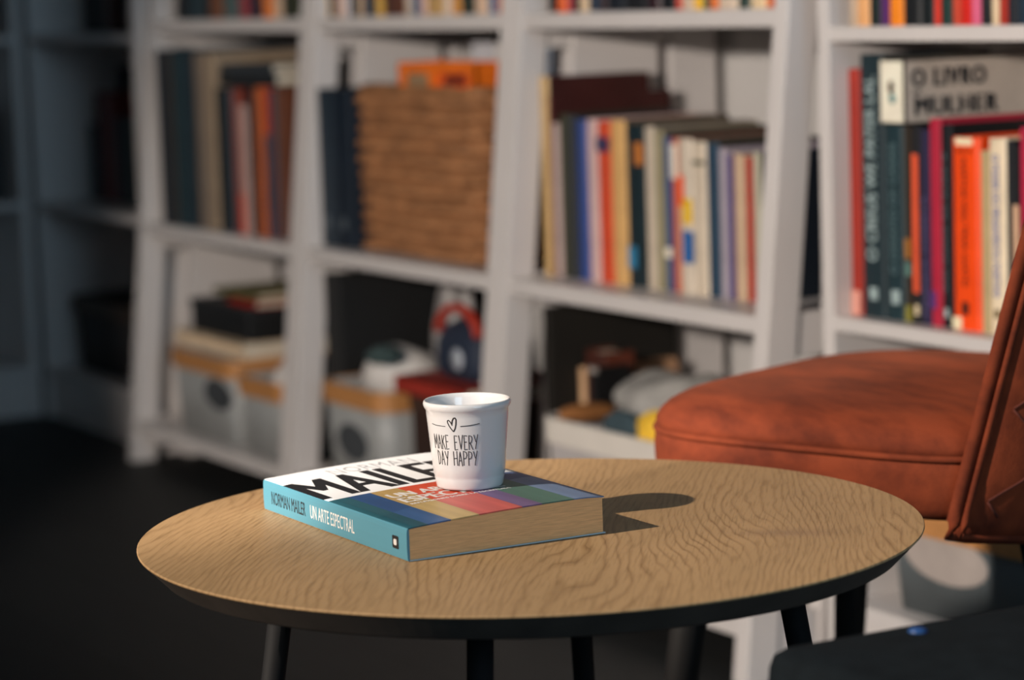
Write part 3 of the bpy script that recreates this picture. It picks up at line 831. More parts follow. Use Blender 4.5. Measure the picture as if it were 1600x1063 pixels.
def storage_bin(x0, x1, y0, y1, z0, h, label, body, lab, lx, lz, lw, lh, rim=wood_rim, rimh=.03):
    t = empty('storage_bin', ((x0 + x1) / 2, (y0 + y1) / 2, z0), label, 'bin', 'grey storage bins with wooden rims')
    tp = .012
    lo = rrect(x0 + tp, x1 - tp, y0 + tp, y1 - tp, .03)
    hi = rrect(x0 + .003, x1 - .003, y0 + .003, y1 - .003, .03)
    lo2 = rrect(x0 + tp + .003, x1 - tp - .003, y0 + tp + .003, y1 - tp - .003, .028)
    hi2 = rrect(x0 + .006, x1 - .006, y0 + .006, y1 - .006, .028)
    L = lambda q, z: [(p[0], p[1], z) for p in q]
    MB().loops([L(lo, z0), L(hi, z0 + h), L(hi2, z0 + h), L(lo2, z0 + .005)]).build('bin_body', body, t)
    ro = rrect(x0, x1, y0, y1, .032)
    ri = rrect(x0 + .0055, x1 - .0055, y0 + .0055, y1 - .0055, .029)
    MB().loops([L(ro, z0 + h - rimh), L(ro, z0 + h + .002), L(ri, z0 + h + .002), L(ri, z0 + h - rimh), L(ro, z0 + h - rimh)], cap0=False, cap1=False, smooth=False).build('rim_band', rim, t)
    if lab:
        f = (lz - z0) / h
        yy = y0 + tp + (.003 - tp) * f
        ov = lambda s, dy: [(lx + lw * s * math.cos(a), yy - dy + (.003 - tp) / h * lh * s * math.sin(a), lz + lh * s * math.sin(a)) for a in [2 * PI * j / 28 for j in range(28)]]
        MB().loops([ov(1, -.001), ov(1, .0012), ov(.94, .0018)], smooth=False).build('oval_label', lab, t)
    return t


def crumple(name, cx, cy, cz, rx, ry, rz, m, label, cat, seed, amp=.25, n=26, parent=None):
    rg = random.Random(seed)
    ws = [(Vector((rg.gauss(0, 1), rg.gauss(0, 1), rg.gauss(0, 1))).normalized() * rg.uniform(2.5, 7), rg.uniform(0, 6.28)) for _ in range(9)]
    loops = []
    for i in range(n + 1):
        th = PI * (i / n)
        lp = []
        for j in range(n * 2):
            p = 2 * PI * j / (n * 2)
            v = Vector((math.sin(th) * math.cos(p), math.sin(th) * math.sin(p), -math.cos(th)))
            k = 1 + amp * sum(math.sin(w.dot(v) + f) for w, f in ws) / 4.5
            lp.append((cx + rx * v.x * k, cy + ry * v.y * k, max(cz - rz * .8, cz + rz * v.z * k)))
        loops.append(lp)
    o = MB().loops(loops, cap0=False, cap1=False).build(name, m, parent, loc=(cx, cy, cz - rz * .8))
    if not parent:
        tag(o, label, cat)
    return o


def flat_book(x0, x1, y0, y1, z0, th, c, label, gain=1.8, grp=None):
    o = MB().box(x0, x1, y0, y1, z0, z0 + .002).box(x0, x1, y0, y1, z0 + th - .002, z0 + th).box(x0, x1, y0, y0 + .003, z0, z0 + th)
    o = o.build('book', hmat(c, gain), loc=(x0, y0, z0))
    tag(o, label, 'book', grp)
    MB().box(x0 + .003, x1 - .003, y0 + .0032, y1 - .003, z0 + .0022, z0 + th - .0022).build('page_block', pages, o)
    return o


zl = ZB + .0005
white_bag = mat('white_bag_film', (0.62, 0.59, 0.56, 1), 0.5, noise=.08, scale=9)
grey_cloth = mat('grey_cloth', (0.33, 0.32, 0.30, 1), 0.9, noise=.2, scale=14)
# left ladder bookcase
storage_bin(.842, 1.134, -.022, .235, zl, .150, 'grey bin with dark oval label under the stack of dark boxes', bin_plastic, label_dark, 1.06, .165, .06, .028)
storage_bin(1.142, 1.345, -.022, .235, zl, .132, 'grey bin filled with white bags, beside the bin with dark oval label', bin_plastic, None, 0, 0, 0, 0)
zt = zl + .150 + .0025
flat_book(.822, 1.13, .005, .215, zt, .028, 'a8957c', 'thick beige book lying across the grey bin', 2.0)
b = MB().box(.868, 1.128, .02, .2, zt + .0285, zt + .086).build('storage_box', hmat('131415', 1.3), loc=(.868, .02, zt + .0285), bevel=.003)
tag(b, 'black box stacked on the thick beige book above the grey bin', 'box')
MB().box(.866, 1.13, .018, .202, zt + .074, zt + .0875).build('box_lid', hmat('1c1d1f', 1.4), b, bevel=.002)
flat_book(1.02, 1.135, .03, .19, zt + .088, .012, '7a2018', 'thin red book lying on the black box', 1.8)
flat_book(.93, 1.12, .04, .2, zt + .1005, .010, '5a5638', 'thin olive notebook topmost on the black box stack', 2.0)
crumple('plastic_bag', 1.245, .10, zl + .110, .062, .075, .05, white_bag, 'white crumpled plastic bag in the grey bin beside the ladder post', 'bag', 4)
# basket ladder bookcase
storage_bin(1.490, 1.716, -.022, .235, zl, .160, 'grey bin with orange wood rim below the woven basket', bin_plastic, label_dark, 1.60, .150, .055, .03)
crumple('plastic_bag', 1.603, .080, zl + .160, .080, .066, .055, white_bag, 'white bag crumpled over the bin below the woven basket', 'bag', 8, .3)
crumple('plastic_bag', 1.59, .184, zl + .215, .055, .034, .105, mat('greyish_bag_film', (.42, .40, .39, 1), .6, scale=9), 'greyish bag rising at the back of the bin below the basket', 'bag', 12, .3)
crumple('cloth', 1.655, .02, zl + .213, .030, .028, .016, hmat('2c3a3a', 1.5, .9), 'dark green cloth lying on the bin below the woven basket', 'cloth', 15, .2)
b = MB().box(1.782, 1.985, .0, .22, zl, zl + .168).build('storage_box', hmat('2a1d18', 1.6), loc=(1.782, 0, zl), bevel=.003)
tag(b, 'dark brown box under the red book, below the woven basket', 'box')
MB().box(1.780, 1.987, -.002, .222, zl + .145, zl + .170).build('box_lid', hmat('33231c', 1.6), b, bevel=.002)
flat_book(1.752, 1.982, -.012, .18, zl + .1705, .026, '8a2a20', 'red book lying on the dark brown box', 1.2)
pz = zl + .1975
pc = empty('pouch', (1.89, .07, pz), 'navy rounded pouch with red handle on the red book', 'pouch')
prof = []
for sc, z in ((.80, 0), (.98, .012), (1.0, .03), (.97, .055), (.8, .078), (.45, .090), (.05, .094)):
    prof.append([(1.885 + (q[0]) * sc, .075 + (q[1]) * sc, pz + z) for q in rrect(-.078, .078, -.055, .055, .035)])
MB().loops(prof).build('pouch_body', hmat('1a2230', 1.6, .7), pc)
MB().tube([(1.890 + .062 * math.cos(a), .03, pz + .070 + .040 * math.sin(a)) for a in [PI * j / 14 for j in range(15)]], .009, 10, flat=.8).build('handle', hmat('a03020', 1.1, .6), pc)
bd = MB().lathe([(.0, 0), (.016, 0), (.016, .003), (.0, .004)], 24)
bd.v = [(1.902 + p[0], .0205 - p[2], pz + .034 + p[1]) for p in bd.v]
bd.build('round_badge', hmat('8f959c', 1.5), pc)
# right ladder bookcase
storage_bin(2.208, 2.665, -.022, .20, zl, .188, 'pale grey bin with thick white rim behind the cup', mat('pale_bin_plastic', (.46, .43, .42, 1), .5, scale=10), None, 0, 0, 0, 0,
            rim=mat('white_rim_plastic', (.72, .67, .60, 1), .45, noise=.04), rimh=.032)
crumple('cloth', 2.365, .11, zl + .205, .095, .062, .052, grey_cloth, 'light grey cloth heaped in the white-rimmed bin', 'cloth', 21, .3)
crumple('cloth', 2.56, .09, zl + .186, .066, .07, .045, mat('pale_cloth', (.45, .43, .40, 1), .9, noise=.2), 'pale cloth heaped beside the black book in the bin', 'cloth', 22, .3)
crumple('cloth', 2.385, .014, zl + .184, .045, .013, .028, hmat('33434a', 1.2, .9), 'dark teal cloth near the front of the white-rimmed bin', 'cloth', 23, .25)
crumple('toy_ball', 2.458, .018, zl + .190, .034, .022, .032, hmat('c89a2c', 1.6, .8), 'yellow soft toy at the front of the white-rimmed bin', 'toy', 24, .12)
crumple('plastic_bag', 2.238, .045, zl + .190, .013, .05, .012, hmat('8a5a30', 1.1, .7), 'tan paper bag at the corner of the white-rimmed bin', 'bag', 25, .25)
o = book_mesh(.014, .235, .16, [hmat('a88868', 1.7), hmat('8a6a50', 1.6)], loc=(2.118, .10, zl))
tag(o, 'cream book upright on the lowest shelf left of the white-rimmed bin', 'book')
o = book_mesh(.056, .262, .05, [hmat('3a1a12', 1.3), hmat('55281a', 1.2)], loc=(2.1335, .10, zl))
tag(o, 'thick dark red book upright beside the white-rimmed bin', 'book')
b = MB().box(2.192, 2.2055, .075, .135, zl, zl + .245).build('folder', hmat('0c0c0d', 1.1), loc=(2.192, .075, zl), bevel=.002)
tag(b, 'black folder upright between the dark red book and the white-rimmed bin', 'folder')
MB().box(2.1915, 2.206, .0745, .08, zl + .238, zl + .2455).build('pale_edge', hmat('8d8680', 1.4), b)
b = MB().box(2.1000, 2.1165, .055, .27, zl, zl + .325).build('dark_slab', hmat('17140f', 1.0, .7), loc=(2.10, .055, zl), bevel=.002)  # dark slab added to keep the lit side panel dark
tag(b, 'added black case against the ladder post behind the white-rimmed bin', 'case')
MB().tube([(2.108, .13, zl + .325), (2.108, .135, zl + .338), (2.108, .18, zl + .338), (2.108, .185, zl + .325)], .003, 8).build('handle', hmat('17140f', 1.0, .7), b)
b = MB().box(1.4205, 1.478, .03, .345, zl, zl + .325).build('dark_slab', hmat('121314', 1.0, .7), loc=(1.4205, .03, zl), bevel=.003)  # added to cover the bright side panel and darken the bay
tag(b, 'large added black case against the post below the ring binders', 'case')
MB().tube([(1.45, .13, zl + .325), (1.45, .135, zl + .338), (1.45, .20, zl + .338), (1.45, .205, zl + .325)], .003, 8).build('handle', hmat('17140f', 1.0, .7), b)
# upright bookcase behind the chair
zc = .1075
storage_bin(2.862, 3.16, .070, .345, zc, .128, 'slate bin with white oval label under the rust chair', bin_dark, label_pale, 2.985, .182, .076, .030)
for k, (x, c, w) in enumerate(((3.178, '7a8894', 'pale blue'), (3.198, '7a4a34', 'rust'), (3.222, '34424a', 'slate'), (3.248, '5a3a30', 'brown'))):
    o = book_mesh(.018, .2 - .012 * (k % 2), .17, [hmat(c, 1.5), hmat(c, 1.3)], loc=(x, .08, zc))
    tag(o, '%s book on the lowest shelf beside the white-labelled bin' % w, 'book', 'books beside the white-labelled bin')
# corner bookcases
storage_bin(.10, .60, .06, .34, .1075, .15, 'brown bin on the lowest shelf of the dark corner bookcase', mat('brown_bin', (.05, .045, .045, 1), .7), None, 0, 0, 0, 0, rim=hmat('3a2c20', 1.5))
o = MB().box(.085, .10, .20, .345, .4525, .4525 + .27)
o = o.build('picture_frame', hmat('1c2226', 1.5), loc=(.085, .2, .4525))
tag(o, 'dark framed picture leaning in the dark corner bookcase', 'picture')
for k, (y, t, h, c, w) in enumerate(((-.13, .03, .20, '1c2024', 'charcoal'), (-.095, .028, .215, '2c2a2a', 'grey brown'), (-.06, .035, .19, '16191c', 'black'))):
    for zz, nm in ((.452, 'middle'), (.795, 'upper')):
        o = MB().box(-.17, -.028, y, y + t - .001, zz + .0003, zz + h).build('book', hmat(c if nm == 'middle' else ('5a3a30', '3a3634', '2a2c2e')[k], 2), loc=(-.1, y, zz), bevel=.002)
        tag(o, '%s book on the %s shelf of the right-angled bookcase, %s from its edge' % (w, nm, ('third', 'second', 'first')[k]), 'book', 'books in the right-angled bookcase')

# ------------------------------------------------------------------ round table
TX, TY, TZ = 3.6378, -.8342, .4402


def oak():
    m = bpy.data.materials.new('oak_veneer')
    m.use_nodes = True
    nt = m.node_tree
    N, L = nt.nodes.new, nt.links.new
    b = nt.nodes['Principled BSDF']
    tc = N('ShaderNodeTexCoord')
    rot = N('ShaderNodeMapping')
    rot.inputs['Rotation'].default_value = (0, 0, math.radians(GRAIN_DEG))
    L(tc.outputs['Object'], rot.inputs[0])
    sep = N('ShaderNodeSeparateXYZ')
    L(rot.outputs[0], sep.inputs[0])

    def math_(op, a, b_=None):
        n = N('ShaderNodeMath')
        n.operation = op
        for i, q in enumerate((a, b_)):
            if q is None:
                continue
            if isinstance(q, (int, float)):
                n.inputs[i].default_value = q
            else:
                L(q, n.inputs[i])
        return n.outputs[0]

    def noise(scale_vec, scale, detail=2.0, rough=.5):
        mp = N('ShaderNodeMapping')
        mp.inputs['Scale'].default_value = scale_vec
        L(rot.outputs[0], mp.inputs[0])
        n = N('ShaderNodeTexNoise')
        n.inputs['Scale'].default_value = scale
        n.inputs['Detail'].default_value = detail
        n.inputs['Roughness'].default_value = rough
        L(mp.outputs[0], n.inputs['Vector'])
        return n.outputs[0]

    big = noise((1.0, .30, 1), 6.0, 1.0, .4)
    mid = noise((1.0, .30, 1), 26.0, 2.0, .5)
    # cathedral figure: grain height field across the board, warped along its length
    field = math_('ADD', math_('MULTIPLY', sep.outputs[0], 135.0), math_('ADD', math_('MULTIPLY', big, 27.0), math_('MULTIPLY', mid, 3.0)))
    fr = math_('FRACT', field)
    ramp = N('ShaderNodeValToRGB')
    cr = ramp.color_ramp
    cr.elements[0].position, cr.elements[0].color = 0.0, (0.21, 0.120, 0.056, 1)
    cr.elements[1].position, cr.elements[1].color = 1.0, (0.325, 0.203, 0.099, 1)
    for p, c in ((.14, (0.335, 0.208, 0.099, 1)), (.28, (0.400, 0.256, 0.130, 1)), (.78, (0.390, 0.248, 0.124, 1)), (.93, (0.310, 0.190, 0.092, 1))):
        e = cr.elements.new(p)
        e.color = c
    L(fr, ramp.inputs[0])
    fade = noise((1, .25, 1), 17.0, 3.0, .6)
    fd = N('ShaderNodeMapRange')
    fd.inputs[1].default_value, fd.inputs[2].default_value, fd.inputs[3].default_value, fd.inputs[4].default_value = .35, .65, .15, 1.0
    L(fade, fd.inputs[0])
    mf_ = N('ShaderNodeMix')
    mf_.data_type = 'RGBA'
    L(fd.outputs[0], mf_.inputs[0])
    mf_.inputs[6].default_value = (.375, .238, .119, 1)
    L(ramp.outputs[0], mf_.inputs[7])
    tone = noise((1, .5, 1), 7.0, 2.0)
    tr = N('ShaderNodeValToRGB')
    tr.color_ramp.elements[0].position, tr.color_ramp.elements[0].color = .3, (0.84, 0.83, 0.80, 1)
    tr.color_ramp.elements[1].position, tr.color_ramp.elements[1].color = .7, (1.06, 1.04, 1.0, 1)
    L(tone, tr.inputs[0])
    mx = N('ShaderNodeMix')
    mx.data_type, mx.blend_type = 'RGBA', 'MULTIPLY'
    mx.inputs[0].default_value = 1
    L(mf_.outputs[2], mx.inputs[6])
    L(tr.outputs[0], mx.inputs[7])
    pore = noise((1, .05, 1), 420.0, 2.0, .6)
    pr = N('ShaderNodeValToRGB')
    pr.color_ramp.elements[0].position, pr.color_ramp.elements[0].color = .36, (0.72, 0.70, 0.66, 1)
    pr.color_ramp.elements[1].position, pr.color_ramp.elements[1].color = .50, (1, 1, 1, 1)
    L(pore, pr.inputs[0])
    mx2 = N('ShaderNodeMix')
    mx2.data_type, mx2.blend_type = 'RGBA', 'MULTIPLY'
    mx2.inputs[0].default_value = .7
    L(mx.outputs[2], mx2.inputs[6])
    L(pr.outputs[0], mx2.inputs[7])
    # dark knot streak
    dx = math_('SUBTRACT', sep.outputs[0], KNOT[0])
    dy = math_('SUBTRACT', sep.outputs[1], KNOT[1])
    q = math_('ADD', math_('POWER', math_('DIVIDE', dx, .034), 2.0), math_('POWER', math_('DIVIDE', dy, .014), 2.0))
    kn = math_('POWER', 2.718, math_('MULTIPLY', q, -1.0))
    mx3 = N('ShaderNodeMix')
    mx3.data_type = 'RGBA'
    L(math_('MULTIPLY', kn, .55), mx3.inputs[0])
    L(mx2.outputs[2], mx3.inputs[6])
    mx3.inputs[7].default_value = (0.20, 0.12, 0.07, 1)
    L(mx3.outputs[2], b.inputs['Base Color'])
    b.inputs['Roughness'].default_value = .5
    b.inputs['Specular IOR Level'].default_value = .3
    bp = N('ShaderNodeBump')
    bp.inputs['Strength'].default_value = .12
    bp.inputs['Distance'].default_value = .0006
    L(pr.outputs[0], bp.inputs['Height'])
    L(bp.outputs[0], b.inputs['Normal'])
    return m


GRAIN_DEG = 127.0
KNOT = (0.0, -9.0)
_kx, _ky = 3.7815 - TX, -.695 - TY
_c, _s = math.cos(math.radians(GRAIN_DEG)), math.sin(math.radians(GRAIN_DEG))
KNOT = (_c * _kx - _s * _ky, _s * _kx + _c * _ky)
black_metal = mat('black_metal', (0.006, 0.006, 0.0065, 1), 0.7, noise=.05, spec=.2)
edge_mat = mat('dark_table_edge', (0.046, 0.036, 0.029, 1), .6, noise=.2, scale=30)
table = empty('round_table', (TX, TY, 0), 'round oak-topped side table with slanted black edge, under the book', 'table')
MB().lathe([(0.0001, -.0018), (.2996, -.0018), (.3, -.0013), (.3, -.0005), (.2995, 0), (0.0001, 0)], 160, (TX, TY, TZ), smooth=False).build('tabletop', oak(), table, loc=(TX, TY, TZ))
MB().lathe([(0.0001, -.021), (.279, -.021), (.2825, -.0195), (.2992, -.0020), (0.0001, -.0020)], 160, (TX, TY, TZ), smooth=False).build('edge_band', edge_mat, table, loc=(TX, TY, TZ))
nr, lt = Vector((.873, -.487)), Vector((.487, .873))
for dr in (nr * .98 - lt * .19, nr * -.98 + lt * .19, lt * .98 + nr * .19, lt * -.98 - nr * .19):
    dr.normalize()
    pts = [(TX + dr.x * r, TY + dr.y * r, z) for r, z in ((.194, TZ - .0215), (.262, .0))]
    MB().tube(pts, [.0098, .0088], 16).build('leg', black_metal, table)
    MB().lathe([(.0001, -.003), (.028, -.003), (.028, 0), (.0001, 0)], 20, (TX + dr.x * .192, TY + dr.y * .192, TZ - .0212)).build('leg_plate', black_metal, table)

# ------------------------------------------------------------------ book on the table
HX, TXe = 3.4430, 3.6985           # head and tail edges
SY, FY = -.9705, -.8035            # spine and fore-edge
BZ = TZ + .0004


def cover_z(y):
    s = min(1, max(0, (y - SY) / (FY - SY)))
    return BZ + .0243 + .0052 * math.sin(PI * min(1, s * 1.15) * .5) ** .8 - .0012 * max(0, s - .9) * 10


def stripes():
    m = bpy.data.materials.new('printed_cover')
    m.use_nodes = True
    nt = m.node_tree
    N, L = nt.nodes.new, nt.links.new
    b = nt.nodes['Principled BSDF']
    tc = N('ShaderNodeTexCoord')
    sep = N('ShaderNodeSeparateXYZ')
    L(tc.outputs['Object'], sep.inputs[0])

    def ramp(stops, fac, interp='CONSTANT'):
        r = N('ShaderNodeValToRGB')
        r.color_ramp.interpolation = interp
        els = r.color_ramp.elements
        els[0].position, els[0].color = stops[0][0], hexc(stops[0][1], stops[0][2])
        els[1].position, els[1].color = stops[1][0], hexc(stops[1][1], stops[1][2])
        for p, c, g in stops[2:]:
            e = els.new(p)
            e.color = hexc(c, g)
        L(fac, r.inputs[0])
        return r.outputs[0]

    mr = N('ShaderNodeMapRange')
    mr.inputs[1].default_value, mr.inputs[2].default_value = 0.0, FY - SY
    L(sep.outputs[1], mr.inputs[0])
    w = FY - SY
    st = lambda y: (y - SY) / w
    g = .92
    upper = ramp([(0, '2a5560', g), (st(-.9535), '2f4f7c', g), (st(-.934), 'b3945c', g), (st(-.911), 'c24a30', g), (st(-.874), '67587e', g), (st(-.857), '42685c', g), (st(-.830), '3a5480', g)], mr.outputs[0])
    lower = ramp([(0, '26505c', g), (st(-.9530), '365a88', g), (st(-.934), 'bc9f68', g), (st(-.911), 'c05a50', g), (st(-.874), '705a80', g), (st(-.857), '4c6e62', g), (st(-.830), '6c809e', g)], mr.outputs[0])
    # white head band, then upper and lower colour blocks with a slanted join
    add = N('ShaderNodeMath')
    add.operation = 'MULTIPLY_ADD'
    L(sep.outputs[1], add.inputs[0])
    add.inputs[1].default_value = .35
    L(sep.outputs[0], add.inputs[2])
    gt = N('ShaderNodeMath')
    gt.operation = 'GREATER_THAN'
    L(add.outputs[0], gt.inputs[0])
    gt.inputs[1].default_value = .205
    m1 = N('ShaderNodeMix')
    m1.data_type = 'RGBA'
    L(gt.outputs[0], m1.inputs[0])
    L(upper, m1.inputs[6])
    L(lower, m1.inputs[7])
    gt2 = N('ShaderNodeMath')
    gt2.operation = 'GREATER_THAN'
    L(sep.outputs[0], gt2.inputs[0])
    gt2.inputs[1].default_value = 3.5640 - HX
    m2 = N('ShaderNodeMix')
    m2.data_type = 'RGBA'
    L(gt2.outputs[0], m2.inputs[0])
    m2.inputs[6].default_value = (.78, .78, .78, 1)
    L(m1.outputs[2], m2.inputs[7])
    nz = N('ShaderNodeTexNoise')
    nz.inputs['Scale'].default_value = 9
    mp = N('ShaderNodeMapping')
    mp.inputs['Scale'].default_value = (.4, 9, 1)
    L(tc.outputs['Object'], mp.inputs[0])
    L(mp.outputs[0], nz.inputs['Vector'])
    rr = N('ShaderNodeMapRange')
    rr.inputs[1].default_value, rr.inputs[2].default_value, rr.inputs[3].default_value, rr.inputs[4].default_value = .3, .7, .8, 1.15
    L(nz.outputs[0], rr.inputs[0])
    mm = N('ShaderNodeMix')
    mm.data_type, mm.blend_type = 'RGBA', 'MULTIPLY'
    L(gt2.outputs[0], mm.inputs[0])
    L(m2.outputs[2], mm.inputs[6])
    L(rr.outputs[0], mm.inputs[7])
    L(mm.outputs[2], b.inputs['Base Color'])
    b.inputs['Roughness'].default_value = .42
    b.inputs['Specular IOR Level'].default_value = .22
    return m


book = empty('paperback_book', (HX, SY, BZ), 'thick paperback with white, black and striped cover lying under the cup', 'book')
ny = 24
ys = [SY + .0012 + (FY - SY - .0012) * j / ny for j in range(ny + 1)]
cv = MB()
top = [(y, cover_z(y)) for y in ys]
cv.loops([[(x, y, z) for y, z in top] + [(x, y, z - .0009) for y, z in reversed(top)] for x in (HX, HX + .0004, TXe - .0004, TXe)])
cv.build('front_cover', stripes(), book, loc=(HX, SY, BZ))
MB().box(HX, TXe, SY + .0012, FY + .0005, BZ, BZ + .0008).build('back_cover', mat('back_cover_paper', (.45, .55, .58, 1), .5), book)
spine_mat = hmat('5c9cb0', .68, .45, noise=.03)
zs1 = cover_z(SY + .0012)
sp = MB()
sp.loops([[(x, SY + .0013, BZ), (x, SY + .0003, BZ + .0006), (x, SY, BZ + .004), (x, SY - .0002, BZ + .012), (x, SY, zs1 - .004), (x, SY + .0003, zs1 - .0012), (x, SY + .0013, zs1),
           (x, SY + .0020, zs1 - .0008), (x, SY + .0020, BZ + .0008)] for x in (HX, TXe)], smooth=False)
sp.build('spine', spine_mat, book)
pg = MB()
inn = [(y, cover_z(y) - .0010) for y in [SY + .0022] + ys[1:-1] + [FY - .0012]]
pg.loops([[(x, y, z) for y, z in inn] + [(x, inn[-1][0], BZ + .0009), (x, inn[0][0], BZ + .0009)] for x in (HX + .0008, TXe - .0008)], smooth=False)
pg.build('page_block', mat('paperback_pages', (.70, .385, .17, 1), .85, noise=.16, scale=40, stretch=(2, 2, 60)), book)
ink_black = mat('printing_ink_black', (.012, .012, .014, 1), .45)
ink_white = mat('printing_ink_white', (.62, .59, .56, 1), .45)
ink_grey = mat('printing_ink_grey', (.36, .36, .37, 1), .45)


def on_cover(xb, xt, ya, yb, shear=0.0):
    def f(u, v, k):
        y = ya + (yb - ya) * u
        return (xb + (xt - xb) * v + shear * u, y, cover_z(y) + .00005 + .00012 * k)
    return f


def on_spine(xa, xb, za, zb_):
    return lambda u, v, k: (xa + (xb - xa) * u, SY - .0001 - .00015 * k, BZ + za + (zb_ - za) * v)


text_mb('NORMAN', on_cover(3.4775, 3.4555, -.922, -.846), .0, spacing=1.05).build('author_lettering', ink_grey, book)
text_mb('MAILER', on_cover(3.5560, 3.4800, -.9700, -.818), .035, spacing=1.0).build('author_lettering', ink_black, book)
text_mb('UN ARTE', on_cover(3.5975, 3.5815, -.930, -.868), .03).build('title_lettering', ink_white, book)
text_mb('ESPECTRAL', on_cover(3.6200, 3.6015, -.930, -.8445), .03).build('title_lettering', ink_white, book)
text_mb('REFLEXIONES SOBRE LA ESCRITURA', on_cover(3.6290, 3.6245, -.930, -.8445), .0).build('subtitle_lettering', ink_white, book)
text_mb('NORMAN MAILER', on_spine(3.4590, 3.5235, .0066, .0172), .006).build('spine_lettering', ink_black, book)
text_mb('UN ARTE ESPECTRAL', on_spine(3.5325, 3.6110, .0066, .0172), .006).build('spine_lettering', ink_white, book)
lo = MB().loops([[(x, SY - dy, z) for x, z in rrect(3.6752, 3.6852, BZ + .0070, BZ + .0165, .0012, 3)] for dy in (-.0004, .0004)], smooth=False)
lo = lo.build('publisher_emblem', ink_black, book)
MB().loops([[(x, SY - dy, z) for x, z in rrect(3.6778, 3.6826, BZ + .0095, BZ + .0140, .0012, 3)] for dy in (.0003, .0007)], smooth=False).build('emblem_figure', ink_white, lo)

# ------------------------------------------------------------------ cup
CX, CY, CZ = 3.597, -.8635, cover_z(-.8635) + .0002
ceramic = mat('white_glazed_ceramic', (.63, .615, .61, 1), .12, noise=.01, spec=.5)
cup = empty('cup', (CX, CY, CZ), 'small white ceramic cup with hand-lettered text standing on the paperback', 'cup')
CH = .0625
prof = [(.0001, .0012), (.0215, .0012), (.0235, 0), (.0250, .0003), (.0256, .0016), (.02685, .0075), (.02672, .0085), (.02735, .0096), (.0281, .016), (.0300, .036), (.0315, .052),
        (.0319, .0560), (.0329, .0572), (.0336, .0588), (.0338, .0603), (.0334, .0618), (.0325, .0625), (.0316, .0619), (.0306, .0590), (.0290, .044), (.0262, .018), (.0235, .0065), (.018, .0042), (.0001, .0038)]
prof = [(r * 1.01, z * 1.085) for r, z in prof]
MB().lathe(prof, 128, (CX, CY, CZ)).build('cup_body', ceramic, cup)


def cup_r(z):
    return 1.01 * (.0281 + (z / 1.085 - .016) * (.0315 - .0281) / (.052 - .016))


STROKES = {
    'M': [[(0, 0), (.12, 1), (.5, .25), (.88, 1.02), (1, 0)]],
    'A': [[(0, 0), (.48, 1), (1, -.02)], [(.2, .36), (.82, .38)]],
    'K': [[(.05, 1), (.05, 0)], [(.9, .98), (.08, .45)], [(.3, .56), (1, 0)]],
    'E': [[(.9, .97), (.05, 1), (.08, 0), (.95, .04)], [(.06, .53), (.75, .55)]],
    'V': [[(0, 1), (.5, 0), (1, 1.02)]],
    'R': [[(.05, 0), (.05, 1), (.7, .93), (.85, .72), (.6, .5), (.08, .45)], [(.35, .47), (1, 0)]],
    'Y': [[(0, 1), (.5, .5)], [(1, 1.02), (.4, 0)]],
    'D': [[(.08, 0), (.05, 1), (.65, .85), (.95, .5), (.7, .12), (.05, 0)]],
    'H': [[(.05, 1), (.05, 0)], [(.95, 1.02), (.95, 0)], [(.05, .48), (.95, .52)]],
    'P': [[(.05, 0), (.05, 1), (.75, .92), (.92, .72), (.65, .5), (.08, .46)]],
}
A0 = math.radians(-49.5)


LIFT = 0.0


def ribbon(mb, pts, w):
    dense = []
    pts = [(p[0], p[1] + LIFT) for p in pts]
    for a, b_ in zip(pts, pts[1:]):
        n = max(2, int(math.hypot(b_[0] - a[0], b_[1] - a[1]) / .0012))
        for i in range(n):
            f = i / n
            dense.append((a[0] + (b_[0] - a[0]) * f, a[1] + (b_[1] - a[1]) * f))
    dense.append(pts[-1])
    l0, l1 = [], []
    for i, p in enumerate(dense):
        a, b_ = dense[max(0, i - 1)], dense[min(len(dense) - 1, i + 1)]
        t = Vector((b_[0] - a[0], b_[1] - a[1]))
        t = t.normalized() if t.length > 1e-9 else Vector((1, 0))
        n = Vector((-t.y, t.x)) * w * .5
        l0.append((p[0] + n.x, p[1] + n.y))
        l1.append((p[0] - n.x, p[1] - n.y))

    def on(p, h):
        r = cup_r(p[1]) + h
        a = A0 + p[0] / .0300
        return (CX + r * math.cos(a), CY + r * math.sin(a), CZ + p[1])
    rows_ = [[on(p, .00022) for p in l0], [on(p, .00022) for p in l1], [on(p, -.0001) for p in l1], [on(p, -.0001) for p in l0]]
    loops = [[rows_[k][i] for k in range(4)] for i in range(len(dense))]
    mb.loops(loops, smooth=False)


def letter_line(body, s0, s1, zb_, h, w, gap=.28, space=.8):
    cw = {'M': 1.15, 'E': .8, 'K': .85}
    tot = sum((space if c == ' ' else cw.get(c, .9)) + gap for c in body) - gap
    k = (s1 - s0) / tot
    mb = MB()
    s = s0
    for i, c in enumerate(body):
        if c == ' ':
            s += (space + gap) * k
            continue
        wd = cw.get(c, .9) * k
        for st in STROKES[c]:
            ribbon(mb, [(s + px * wd, zb_ + py * h + .0002 * math.sin(i * 2.3)) for px, py in st], w)
        s += wd + gap * k
    return mb


